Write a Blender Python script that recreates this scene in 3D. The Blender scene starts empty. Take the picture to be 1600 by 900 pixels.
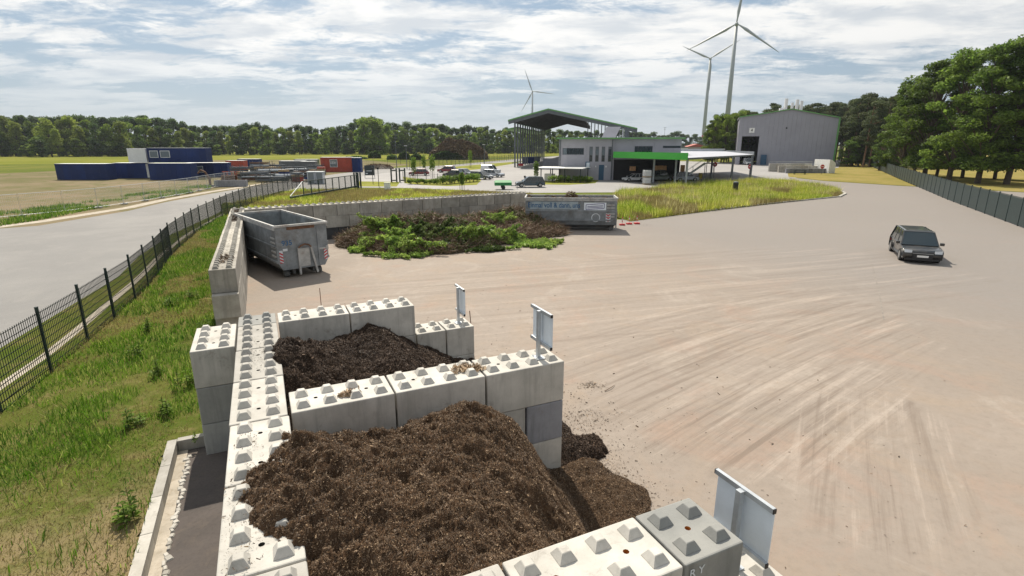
import bpy, bmesh, math, random
import numpy as np
from mathutils import Vector, Matrix
random.seed(7)
rng = np.random.default_rng(11)
S = bpy.context.scene
R = math.radians
PI = math.pi
# ------------------------------------------------------------------ camera, sky, sun, exposure
F_, PITCH, CAMH = 835.0, R(15.0), 6.32
cd = bpy.data.cameras.new('camera')
cam = bpy.data.objects.new('camera', cd); S.collection.objects.link(cam)
cam.location = (0, 0, CAMH); cam.rotation_euler = (R(75.0), 0, 0)
cd.sensor_width = 36.0; cd.lens = 36.0 * F_ / 1600.0
cd.clip_start = 0.1; cd.clip_end = 9000
S.camera = cam
SUN_DIR = Vector((-0.25, 0.78, 1.0)).normalized()      # towards the sun
elev = math.asin(SUN_DIR.z); azim = math.atan2(SUN_DIR.x, SUN_DIR.y)
sd = bpy.data.lights.new('sun', 'SUN'); sd.energy = 5.0; sd.angle = R(0.53); sd.color = (1.0, 0.91, 0.77)
sun = bpy.data.objects.new('sun', sd); S.collection.objects.link(sun)
sun.rotation_euler = (-SUN_DIR).to_track_quat('-Z', 'Y').to_euler()
S.view_settings.view_transform = 'Standard'; S.view_settings.look = 'None'
S.view_settings.gamma = 1.0; S.view_settings.exposure = 0.3


def build_world():
    w = bpy.data.worlds.new("World"); S.world = w; w.use_nodes = True
    nt = w.node_tree; N = nt.nodes; L = nt.links; N.clear()
    out = N.new('ShaderNodeOutputWorld'); bg = N.new('ShaderNodeBackground')
    sky = N.new('ShaderNodeTexSky'); sky.sky_type = 'NISHITA'; sky.sun_disc = False
    sky.sun_elevation = elev; sky.sun_rotation = azim; sky.air_density = 1.0; sky.dust_density = 1.4; sky.ozone_density = 2.0
    sky.altitude = 60
    bg.inputs['Strength'].default_value = 0.052
    tc = N.new('ShaderNodeTexCoord'); sep = N.new('ShaderNodeSeparateXYZ')
    L.new(tc.outputs['Generated'], sep.inputs[0])
    def mth(op, a, b=None, c=None):
        m = N.new('ShaderNodeMath'); m.operation = op
        for i, v in enumerate((a, b, c)):
            if v is None: continue
            if isinstance(v, (int, float)): m.inputs[i].default_value = v
            else: L.new(v, m.inputs[i])
        return m.outputs[0]
    zz = mth('ADD', mth('MAXIMUM', sep.outputs['Z'], 0.0), 0.11)
    px = mth('DIVIDE', sep.outputs['X'], zz); py = mth('DIVIDE', sep.outputs['Y'], zz)
    cmb = N.new('ShaderNodeCombineXYZ'); L.new(px, cmb.inputs[0]); L.new(py, cmb.inputs[1])
    def noise(scale, det, rough, dist, off):
        mp = N.new('ShaderNodeMapping'); L.new(cmb.outputs[0], mp.inputs[0])
        mp.inputs['Location'].default_value = off
        mp.inputs['Rotation'].default_value = (0, 0, R(14)); mp.inputs['Scale'].default_value = (0.8, 1.15, 1)
        n = N.new('ShaderNodeTexNoise'); n.inputs['Scale'].default_value = scale
        n.inputs['Detail'].default_value = det; n.inputs['Roughness'].default_value = rough
        n.inputs['Distortion'].default_value = dist
        L.new(mp.outputs[0], n.inputs['Vector']); return n.outputs['Fac']
    def ramp(fac, a, b):
        r = N.new('ShaderNodeMapRange'); r.interpolation_type = 'SMOOTHSTEP'
        L.new(fac, r.inputs['Value']); r.inputs['From Min'].default_value = a; r.inputs['From Max'].default_value = b
        return r.outputs[0]
    big = noise(0.85, 9, 0.60, 0.35, (3.1, 1.7, 0)); fine = noise(3.2, 10, 0.68, 0.4, (9.0, 4.0, 0))
    cov = mth('ADD', mth('MULTIPLY', big, 0.60), mth('MULTIPLY', fine, 0.40))
    alpha = ramp(cov, 0.425, 0.52)
    # thin out the cover towards the horizon
    hz = ramp(sep.outputs['Z'], 0.015, 0.16)
    alpha = mth('MULTIPLY', alpha, mth('ADD', mth('MULTIPLY', hz, 0.78), 0.16))
    shade = noise(2.2, 8, 0.6, 0.3, (5.6, 7.7, 0))
    cr = N.new('ShaderNodeMix'); cr.data_type = 'RGBA'
    L.new(ramp(shade, 0.36, 0.6), cr.inputs['Factor'])
    cr.inputs['A'].default_value = (11.4, 12.0, 12.6, 1); cr.inputs['B'].default_value = (17.2, 16.9, 16.3, 1)
    # blue of the clear sky, milky near the horizon
    bl = N.new('ShaderNodeMix'); bl.data_type = 'RGBA'
    bl.inputs['Factor'].default_value = 0.5
    L.new(sky.outputs[0], bl.inputs['A']); bl.inputs['B'].default_value = (7.0, 9.8, 12.6, 1)
    mx = N.new('ShaderNodeMix'); mx.data_type = 'RGBA'
    L.new(alpha, mx.inputs['Factor']); L.new(bl.outputs['Result'], mx.inputs['A']); L.new(cr.outputs['Result'], mx.inputs['B'])
    # forward scattering: cloud and haze are brightest towards the sun and dimmer opposite it
    dt = N.new('ShaderNodeVectorMath'); dt.operation = 'DOT_PRODUCT'; L.new(tc.outputs['Generated'], dt.inputs[0]); dt.inputs[1].default_value = SUN_DIR
    k = mth('ADD', mth('MULTIPLY', dt.outputs['Value'], 0.30), 0.76)
    vs = N.new('ShaderNodeVectorMath'); vs.operation = 'SCALE'; L.new(mx.outputs['Result'], vs.inputs[0]); L.new(k, vs.inputs['Scale'])
    L.new(vs.outputs[0], bg.inputs['Color']); L.new(bg.outputs[0], out.inputs[0])
build_world()


def G(px, py, z=0.0):
    """ground point (world metres) seen at a point of the 1600x900 photograph"""
    rx = (px - 800) / F_; ry = -(py - 450) / F_
    d = (rx, math.cos(PITCH) + ry * math.sin(PITCH), -math.sin(PITCH) + ry * math.cos(PITCH))
    t = (z - CAMH) / d[2]
    return (d[0] * t, d[1] * t)

# ------------------------------------------------------------------ numpy noise
_perm = np.random.default_rng(3).random((256, 256))
def vnoise(x, y):
    x = np.asarray(x, float); y = np.asarray(y, float)
    xi = np.floor(x).astype(int); yi = np.floor(y).astype(int)
    fx = x - xi; fy = y - yi; fx = fx * fx * (3 - 2 * fx); fy = fy * fy * (3 - 2 * fy)
    a = _perm[xi % 256, yi % 256]; b = _perm[(xi + 1) % 256, yi % 256]
    c = _perm[xi % 256, (yi + 1) % 256]; d = _perm[(xi + 1) % 256, (yi + 1) % 256]
    return (a * (1 - fx) + b * fx) * (1 - fy) + (c * (1 - fx) + d * fx) * fy
def fbm(x, y, o=4, g=0.5):
    s = 0; a = 1; t = 0
    for i in range(o):
        s = s + a * vnoise(np.asarray(x) * 2 ** i + 17.3 * i, np.asarray(y) * 2 ** i + 5.1 * i); t += a; a *= g
    return s / t
def sstep(a, b, x):
    t = np.clip((x - a) / (b - a), 0, 1); return t * t * (3 - 2 * t)

# ------------------------------------------------------------------ materials
MAT = {}
def newmat(name):
    m = bpy.data.materials.new(name); m.use_nodes = True; MAT[name] = m
    nt = m.node_tree; b = nt.nodes['Principled BSDF']; return m, nt, nt.nodes, nt.links, b
def nnode(N, L, scale, det=6, rough=.6, coord=None, dist=0, sc=None):
    n = N.new('ShaderNodeTexNoise'); n.inputs['Scale'].default_value = scale
    n.inputs['Detail'].default_value = det; n.inputs['Roughness'].default_value = rough; n.inputs['Distortion'].default_value = dist
    if coord is not None:
        if sc:
            mp = N.new('ShaderNodeMapping'); mp.inputs['Scale'].default_value = sc; L.new(coord, mp.inputs[0]); coord = mp.outputs[0]
        L.new(coord, n.inputs['Vector'])
    return n.outputs['Fac']
def mrange(N, L, f, a, b, c=0, d=1):
    r = N.new('ShaderNodeMapRange'); r.interpolation_type = 'SMOOTHSTEP'; L.new(f, r.inputs['Value'])
    r.inputs['From Min'].default_value = a; r.inputs['From Max'].default_value = b
    r.inputs['To Min'].default_value = c; r.inputs['To Max'].default_value = d; return r.outputs[0]
def mixc(N, L, f, a, b, mode='MIX'):
    m = N.new('ShaderNodeMix'); m.data_type = 'RGBA'; m.blend_type = mode
    if isinstance(f, (int, float)): m.inputs['Factor'].default_value = f
    else: L.new(f, m.inputs['Factor'])
    for k, v in (('A', a), ('B', b)):
        if isinstance(v, tuple): m.inputs[k].default_value = (*v[:3], 1)
        else: L.new(v, m.inputs[k])
    return m.outputs['Result']
def bump(N, L, b, h, st, dist=0.02):
    bp = N.new('ShaderNodeBump'); bp.inputs['Strength'].default_value = st; bp.inputs['Distance'].default_value = dist
    L.new(h, bp.inputs['Height']); L.new(bp.outputs[0], b.inputs['Normal'])
def coord(N, world=False):
    if world: return N.new('ShaderNodeNewGeometry').outputs['Position']
    return N.new('ShaderNodeTexCoord').outputs['Object']
def scalec(N, L, c, f):   # multiply colour by scalar socket
    v = N.new('ShaderNodeVectorMath'); v.operation = 'SCALE'
    L.new(c, v.inputs[0]); L.new(f, v.inputs['Scale']); return v.outputs[0]

def simple(name, col, rough=.6, var=.12, scale=2.5, metal=0, rnd=0, dirt=None, dirtamt=.3, world=True, bmp=0, spec=None):
    m, nt, N, L, b = newmat(name)
    p = coord(N, world)
    f = nnode(N, L, scale, 7, .65, p)
    c = mixc(N, L, mrange(N, L, f, .3, .7), tuple(x * (1 - var) for x in col), tuple(min(1, x * (1 + var)) for x in col))
    if dirt:
        g = nnode(N, L, scale * .45, 9, .7, p, .4)
        c = mixc(N, L, mrange(N, L, g, .5, .75, 0, dirtamt), c, dirt)
    if rnd:
        oi = N.new('ShaderNodeObjectInfo')
        c = scalec(N, L, c, mrange(N, L, oi.outputs['Random'], 0, 1, 1 - rnd, 1 + rnd))
    L.new(c, b.inputs['Base Color']); b.inputs['Roughness'].default_value = rough; b.inputs['Metallic'].default_value = metal
    if spec is not None: b.inputs['Specular IOR Level'].default_value = spec
    if bmp: bump(N, L, b, nnode(N, L, scale * 12, 5, .6, p), bmp)
    return m

def concrete(name, base, dark, stain=(.16, .13, .10), st=.35):
    m, nt, N, L, b = newmat(name)
    p = coord(N, True); po = coord(N)
    f1 = nnode(N, L, 1.7, 8, .65, p); f2 = nnode(N, L, 9, 8, .7, p); f3 = nnode(N, L, 70, 3, .6, p)
    c = mixc(N, L, mrange(N, L, f1, .32, .68), dark, base)
    c = mixc(N, L, mrange(N, L, f2, .52, .72, 0, .3), c, tuple(x * .72 for x in base))
    # vertical rain streaks on upright faces only
    geo = N.new('ShaderNodeNewGeometry'); sp = N.new('ShaderNodeSeparateXYZ'); L.new(geo.outputs['Normal'], sp.inputs[0])
    ab = N.new('ShaderNodeMath'); ab.operation = 'ABSOLUTE'; L.new(sp.outputs['Z'], ab.inputs[0])
    side = mrange(N, L, ab.outputs[0], .3, .8, 1, 0)
    stn = nnode(N, L, 1, 6, .7, p, 0, (5, 5, .5))
    mm = N.new('ShaderNodeMath'); mm.operation = 'MULTIPLY'; L.new(side, mm.inputs[0]); L.new(mrange(N, L, stn, .46, .70, 0, .65), mm.inputs[1])
    c = mixc(N, L, mm.outputs[0], c, tuple(x * .55 for x in base))
    # patches of blown compost dust
    g = nnode(N, L, 2.3, 10, .75, p, .6)
    c = mixc(N, L, mrange(N, L, g, .56, .70, 0, st), c, stain)
    # pores
    vr = N.new('ShaderNodeTexVoronoi'); vr.inputs['Scale'].default_value = 26; L.new(p, vr.inputs['Vector'])
    c = mixc(N, L, mrange(N, L, vr.outputs['Distance'], .05, .11, .55, 0), c, tuple(x * .35 for x in base))
    oi = N.new('ShaderNodeObjectInfo')
    c = scalec(N, L, c, mrange(N, L, oi.outputs['Random'], 0, 1, .76, 1.10))
    L.new(c, b.inputs['Base Color']); b.inputs['Roughness'].default_value = .88
    bump(N, L, b, f3, .35, .006)
    return m

concrete('concrete_pale', (.53, .51, .47), (.41, .395, .36), st=.5)
concrete('concrete_grey', (.36, .36, .34), (.28, .285, .275), st=.2)
concrete('concrete_old', (.44, .415, .37), (.30, .28, .24), st=.6)
concrete('concrete_blue', (.27, .275, .30), (.21, .215, .235), st=.3)
concrete('kerb_concrete', (.50, .48, .44), (.36, .34, .30), st=.5)
simple('rust_hole', (.42, .17, .03), .9, .3, 30)
simple('dark_hole', (.05, .045, .04), .95)
simple('galv', (.52, .55, .58), .42, .1, 6, metal=.55)
simple('plate_white', (.74, .80, .86), .45, .05, 3)
simple('black_plastic', (.015, .015, .017), .5)
simple('dark_green_steel', (.012, .028, .03), .5, .2, 3)
simple('wire_green', (.012, .02, .02), .55, .2, 3)
simple('rusty_steel', (.14, .07, .04), .85, .4, 8)
simple('skip_grey', (.215, .235, .25), .65, .28, 1.6, dirt=(.10, .075, .055), dirtamt=.9, rnd=.06, bmp=.1)
simple('panel_pale', (.32, .385, .43), .6, .15, 2)
simple('skip_rim', (.42, .42, .41), .6, .2, 3, dirt=(.16, .08, .04), dirtamt=.8)
simple('skip_inner', (.09, .095, .095), .8, .3, 2, dirt=(.12, .07, .04), dirtamt=.8)
simple('text_blue', (.015, .10, .24), .6, .2, 8)
simple('text_purple', (.10, .09, .24), .6, .1)
simple('text_white', (.62, .66, .70), .6, .1)
simple('reflect_red', (.5, .02, .025), .5, .1)
simple('white_paint', (.78, .78, .76), .45, .06, 2, dirt=(.35, .33, .3), dirtamt=.3)
simple('metal_wall', (.36, .355, .40), .5, .06, .6, rnd=0)
simple('shed_wall', (.31, .31, .355), .5, .05, .3)
simple('roof_green', (.13, .33, .10), .5, .12, 1)
simple('fascia_green', (.055, .42, .045), .42, .05, 1)
simple('steel_grey', (.11, .125, .14), .5, .15, 2)
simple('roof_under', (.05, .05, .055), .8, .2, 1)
simple('roof_membrane', (.40, .41, .46), .6, .05, .6)
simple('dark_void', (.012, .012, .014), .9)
simple('blue_cabin', (.003, .02, .11), .75, .12, .8, rnd=.15)
simple('concrete_dark', (.045, .047, .05), .8, .3, 1.5)  # near-black blocks, lowest course at the left of the back wall
simple('red_cabin', (.36, .055, .03), .55, .15, .8, dirt=(.2, .06, .03), dirtamt=.4)
simple('cabin_white', (.74, .77, .78), .5, .05, 1)
simple('tarp_green', (.03, .24, .07), .6, .2, 3)
simple('turbine_white', (.30, .335, .35), .5, .03, .1)
simple('bark', (.10, .075, .055), .9, .3, 4, rnd=.15)
simple('pine_bark', (.17, .10, .06), .9, .3, 4, rnd=.15)
simple('twig', (.15, .105, .075), .9, .35, 5, rnd=.1)
simple('tyre', (.02, .02, .02), .85, .2, 20)
simple('rim', (.35, .36, .37), .35, .1, 5, metal=.8)
simple('lamp_red', (.35, .01, .01), .3)
simple('lamp_clear', (.6, .62, .64), .2)
simple('stain_tan', (.30, .22, .14), .9, .3, 12)
simple('yellow_bin', (.5, .38, .03), .6)
simple('blue_door', (.02, .08, .15), .5)
simple('signboard_dark', (.02, .03, .035), .5)
simple('pallet_wood', (.30, .22, .13), .85, .25, 4)

def glass(name, col=(.02, .03, .035)):
    m, nt, N, L, b = newmat(name)
    b.inputs['Base Color'].default_value = (*col, 1); b.inputs['Roughness'].default_value = .06
    b.inputs['Specular IOR Level'].default_value = .8
    return m
glass('glass'); glass('glass_pale', (.14, .17, .19))
def paint(name, col):
    m, nt, N, L, b = newmat(name)
    p = coord(N, True); f = nnode(N, L, 1.5, 5, .6, p)
    L.new(mixc(N, L, mrange(N, L, f, .4, .7, 0, .25), col, (.25, .22, .18)), b.inputs['Base Color'])
    b.inputs['Roughness'].default_value = .3; b.inputs['Coat Weight'].default_value = .7; b.inputs['Coat Roughness'].default_value = .05
    return m
for nm, c in (('car_black', (.012, .013, .015)), ('car_red', (.22, .012, .02)), ('car_white', (.70, .71, .72)), ('car_silver', (.42, .46, .52)),
              ('car_navy', (.03, .06, .085)), ('car_dark', (.03, .035, .04)), ('car_green', (.06, .09, .065)), ('car_grey', (.12, .14, .17))): paint(nm, c)

def foliage(name, c1, c2, trans=.35, rnd=.2, scale=.35, c3=None):
    m, nt, N, L, b = newmat(name)
    p = coord(N, True)
    f = nnode(N, L, scale, 5, .6, p)
    geo = N.new('ShaderNodeNewGeometry')
    c = mixc(N, L, mrange(N, L, f, .35, .65), c1, c2)
    if c3: c = mixc(N, L, mrange(N, L, geo.outputs['Random Per Island'], .72, 1, 0, .8), c, c3)
    c = scalec(N, L, c, mrange(N, L, geo.outputs['Random Per Island'], 0, 1, .6, 1.4))
    oi = N.new('ShaderNodeObjectInfo')
    c = scalec(N, L, c, mrange(N, L, oi.outputs['Random'], 0, 1, 1 - rnd, 1 + rnd))
    L.new(c, b.inputs['Base Color']); b.inputs['Roughness'].default_value = .6; b.inputs['Specular IOR Level'].default_value = .25
    tr = N.new('ShaderNodeBsdfTranslucent'); L.new(scalec(N, L, c, mrange(N, L, oi.outputs['Random'], 0, 1, 1.3, 1.3)), tr.inputs['Color'])
    ms = N.new('ShaderNodeMixShader'); ms.inputs[0].default_value = trans
    L.new(b.outputs[0], ms.inputs[1]); L.new(tr.outputs[0], ms.inputs[2])
    L.new(ms.outputs[0], N['Material Output'].inputs['Surface'])
    return m
foliage('leaf_green', (.10, .16, .022), (.17, .23, .035), .5, .3, .12)
foliage('leaf_dark', (.045, .085, .022), (.075, .12, .03), .45, .25, .12)
foliage('leaf_bright', (.10, .17, .02), (.16, .24, .035), .45, .15, .4)
foliage('needle', (.055, .08, .03), (.09, .11, .04), .35, .2, .3)
foliage('grass_verge', (.05, .13, .010), (.105, .20, .014), .45, 0, .5, (.26, .27, .08))
foliage('grass_dry', (.21, .175, .065), (.30, .24, .10), .3, 0, .6, (.2, .2, .06))
foliage('grass_meadow', (.19, .27, .02), (.34, .36, .05), .5, 0, .14, (.55, .50, .18))
foliage('seed_head', (.42, .38, .17), (.55, .50, .26), .4, 0, .3)
foliage('leaf_light', (.15, .20, .03), (.21, .25, .045), .5, .3, .12)
foliage('leaf_near', (.075, .13, .02), (.13, .19, .032), .45, .3, .2)
foliage('leaf_waste', (.17, .28, .05), (.29, .38, .09), .35, .15, 1.2)
foliage('leaf_waste_dark', (.05, .085, .02), (.10, .13, .04), .3, .15, 1.2)
foliage('twig_chips', (.15, .10, .065), (.26, .185, .125), .0, .1, .8, (.26, .2, .14))
foliage('mulch_chips', (.088, .058, .037), (.15, .10, .063), .0, 0, 1.4, (.29, .205, .125))
foliage('compost_chips', (.045, .030, .022), (.08, .052, .036), .0, 0, 1.4, (.14, .095, .065))
foliage('wood_chips', (.30, .21, .13), (.42, .31, .2), .0, 0, 3, (.6, .48, .34))

def heapmat(name, c1, c2, c3):
    m, nt, N, L, b = newmat(name); p = coord(N, True)
    a = nnode(N, L, 1.6, 9, .75, p, .5); f = nnode(N, L, 38, 5, .75, p)
    c = mixc(N, L, mrange(N, L, a, .35, .65), c1, c2); c = mixc(N, L, mrange(N, L, f, .5, .75), c, c3)
    L.new(c, b.inputs['Base Color']); b.inputs['Roughness'].default_value = 1; b.inputs['Specular IOR Level'].default_value = .1
    bump(N, L, b, f, .9, .03); return m
heapmat('mulch', (.07, .042, .025), (.115, .07, .042), (.19, .12, .07))
heapmat('compost', (.022, .016, .013), (.04, .028, .02), (.065, .045, .033))
heapmat('waste_soil', (.05, .04, .025), (.10, .08, .05), (.13, .10, .06))

def yard_material():
    m, nt, N, L, b = newmat('yard_asphalt'); p = coord(N, True)
    big = nnode(N, L, .07, 6, .6, p, .6); mid = nnode(N, L, .45, 9, .7, p, .8); fin = nnode(N, L, 55, 3, .7, p)
    c = mixc(N, L, mrange(N, L, big, .35, .65), (.262, .219, .182), (.315, .265, .224))
    c = mixc(N, L, mrange(N, L, mid, .45, .72, 0, .55), c, (.33, .25, .18))
    red = nnode(N, L, .3, 7, .65, p, 1.2)
    c = mixc(N, L, mrange(N, L, red, .50, .70, 0, .5), c, (.345, .225, .165))
    pal = nnode(N, L, .22, 9, .72, p, 1.5)
    c = mixc(N, L, mrange(N, L, pal, .52, .66, 0, .5), c, (.40, .35, .30))
    sep = N.new('ShaderNodeSeparateXYZ'); L.new(p, sep.inputs[0])
    def mth(op, a, b_=None):
        k = N.new('ShaderNodeMath'); k.operation = op
        for i, v in enumerate((a, b_)):
            if v is None: continue
            if isinstance(v, (int, float)): k.inputs[i].default_value = v
            else: L.new(v, k.inputs[i])
        return k.outputs[0]
    # cleaner, greyer asphalt towards the driving lane on the right and far end
    lane = mth('ADD', mth('MULTIPLY', sep.outputs['X'], .035), mth('MULTIPLY', sep.outputs['Y'], .016))
    lane = mth('ADD', lane, mth('MULTIPLY', mid, .35))
    c = mixc(N, L, mrange(N, L, lane, .75, 1.35, 0, .85), c, (.215, .20, .19))
    # tyre tracks: bands that run along a bent direction
    wob = mth('MULTIPLY', nnode(N, L, .11, 2, .5, p), 2.2)
    def family(ang, bend, cx, cy, rx, ry, fs, seed, amt, tone):
        ca, sa = math.cos(ang), math.sin(ang)
        x0 = mth('SUBTRACT', sep.outputs['X'], cx); y0 = mth('SUBTRACT', sep.outputs['Y'], cy)
        al = mth('ADD', mth('MULTIPLY', x0, ca), mth('MULTIPLY', y0, sa))
        ac = mth('SUBTRACT', mth('MULTIPLY', y0, ca), mth('MULTIPLY', x0, sa))
        acb = mth('ADD', ac, mth('ADD', mth('MULTIPLY', mth('MULTIPLY', al, al), bend), mth('MULTIPLY', wob, .07)))
        cb = N.new('ShaderNodeCombineXYZ'); L.new(acb, cb.inputs[0]); L.new(mth('MULTIPLY', al, .035), cb.inputs[1]); cb.inputs[2].default_value = seed
        t = nnode(N, L, fs, 5, .72, cb.outputs[0])
        e = mth('ADD', mth('POWER', mth('ABSOLUTE', mth('DIVIDE', al, rx)), 2.5), mth('POWER', mth('ABSOLUTE', mth('DIVIDE', ac, ry)), 2.5))
        e = mth('ADD', e, mth('MULTIPLY', mth('SUBTRACT', mid, .5), 1.6))
        mask = mrange(N, L, e, .55, 1.15, 1, 0)
        return mth('MULTIPLY', mrange(N, L, t, .5, .68, 0, amt * .52), mask), mth('MULTIPLY', mrange(N, L, t, .48, .35, 0, amt * .55), mask)
    for args in ((R(36.5), .005, 8.6, 15.4, 8.0, 3.0, 3.6, 1.0, 1.15, 0), (R(38), .006, 7.3, 12.2, 4.6, 2.0, 3.9, 4.0, 1.25, 0), (R(32), .005, 8.0, 18.6, 9.0, 2.6, 3.0, 12.0, .9, 0),
                 (R(58), .004, 7.8, 10.2, 3.6, 1.7, 3.0, 9.0, .95, 0), (R(17), -.001, 8.0, 24.5, 17.0, 7.0, 2.3, 6.0, .7, 0)):
        dk, lt = family(*args)
        c = mixc(N, L, dk, c, (.15, .11, .083)); c = mixc(N, L, lt, c, (.42, .355, .30))
    grit = nnode(N, L, 4.5, 8, .8, p)
    c = mixc(N, L, mrange(N, L, grit, .42, .7, 0, .35), c, (.17, .135, .105))
    spk = nnode(N, L, 14, 4, .8, p)
    c = mixc(N, L, mrange(N, L, spk, .62, .72, 0, .6), c, (.20, .15, .11))
    c = mixc(N, L, mrange(N, L, fin, .35, .65, 0, .38), c, (.24, .22, .2))
    L.new(c, b.inputs['Base Color']); b.inputs['Roughness'].default_value = .85; b.inputs['Specular IOR Level'].default_value = .2
    bump(N, L, b, fin, .25, .006)
yard_material()
def groundmat(name, c1, c2, c3, s1=.15, s2=1.2, amt=.7, rough=1.0, fine=(.5, .5), spec=.0):
    m, nt, N, L, b = newmat(name); p = coord(N, True)
    a = nnode(N, L, s1, 7, .65, p, .5); d = nnode(N, L, s2, 8, .7, p, .6); f = nnode(N, L, 18, 5, .75, p)
    c = mixc(N, L, mrange(N, L, a, .38, .62), c1, c2); c = mixc(N, L, mrange(N, L, d, .48, .7, 0, amt), c, c3)
    c = mixc(N, L, mrange(N, L, f, .45, .75, 0, .3), c, tuple(x * .45 for x in c1))
    L.new(c, b.inputs['Base Color']); b.inputs['Roughness'].default_value = rough; b.inputs['Specular IOR Level'].default_value = spec
    bump(N, L, b, f, .3, .02)
groundmat('field', (.16, .175, .035), (.215, .21, .05), (.14, .18, .03), .02, .08, .6)
groundmat('terrain', (.10, .13, .03), (.16, .165, .045), (.18, .16, .065), .03, .3, .6)
groundmat('dirt', (.23, .185, .125), (.16, .145, .08), (.09, .12, .035), .06, .35, .75)
groundmat('road', (.20, .195, .19), (.235, .228, .22), (.26, .25, .235), .1, .5, .5, .75, spec=.2)
groundmat('paving', (.28, .27, .265), (.325, .315, .305), (.24, .23, .225), .06, .4, .5, .75, spec=.2)
groundmat('verge_soil', (.07, .10, .018), (.11, .12, .03), (.22, .17, .085), .35, 1.1, .65)
groundmat('strip_asphalt', (.095, .085, .08), (.12, .105, .098), (.15, .125, .105), .5, 2, .5, .85)
def add_dry_corner():
    nt = MAT['verge_soil'].node_tree; N = nt.nodes; L = nt.links; b = N['Principled BSDF']; src = b.inputs['Base Color'].links[0].from_socket
    p = coord(N, True); dp = N.new('ShaderNodeVectorMath'); dp.operation = 'DOT_PRODUCT'; L.new(p, dp.inputs[0]); dp.inputs[1].default_value = (-.423, .906, 0)
    n = nnode(N, L, .9, 8, .7, p, .5); a = N.new('ShaderNodeMath'); a.operation = 'MULTIPLY_ADD'; L.new(n, a.inputs[0]); a.inputs[1].default_value = -9.0; L.new(dp.outputs['Value'], a.inputs[2])
    L.new(mixc(N, L, mrange(N, L, a.outputs[0], 3.2, 7.2, .95, 0), src, (.235, .18, .105)), b.inputs['Base Color'])
add_dry_corner()
groundmat('dry_soil', (.20, .165, .085), (.15, .145, .05), (.27, .205, .13), .5, 1.6, .8)
groundmat('gravel', (.40, .36, .30), (.5, .45, .38), (.25, .2, .14), 2, 6, .6)
groundmat('island_soil', (.17, .19, .04), (.26, .26, .07), (.34, .28, .12), .2, 1, .5)
groundmat('dry_lawn', (.22, .19, .06), (.28, .225, .085), (.15, .16, .04), .12, .6, .7)

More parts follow.
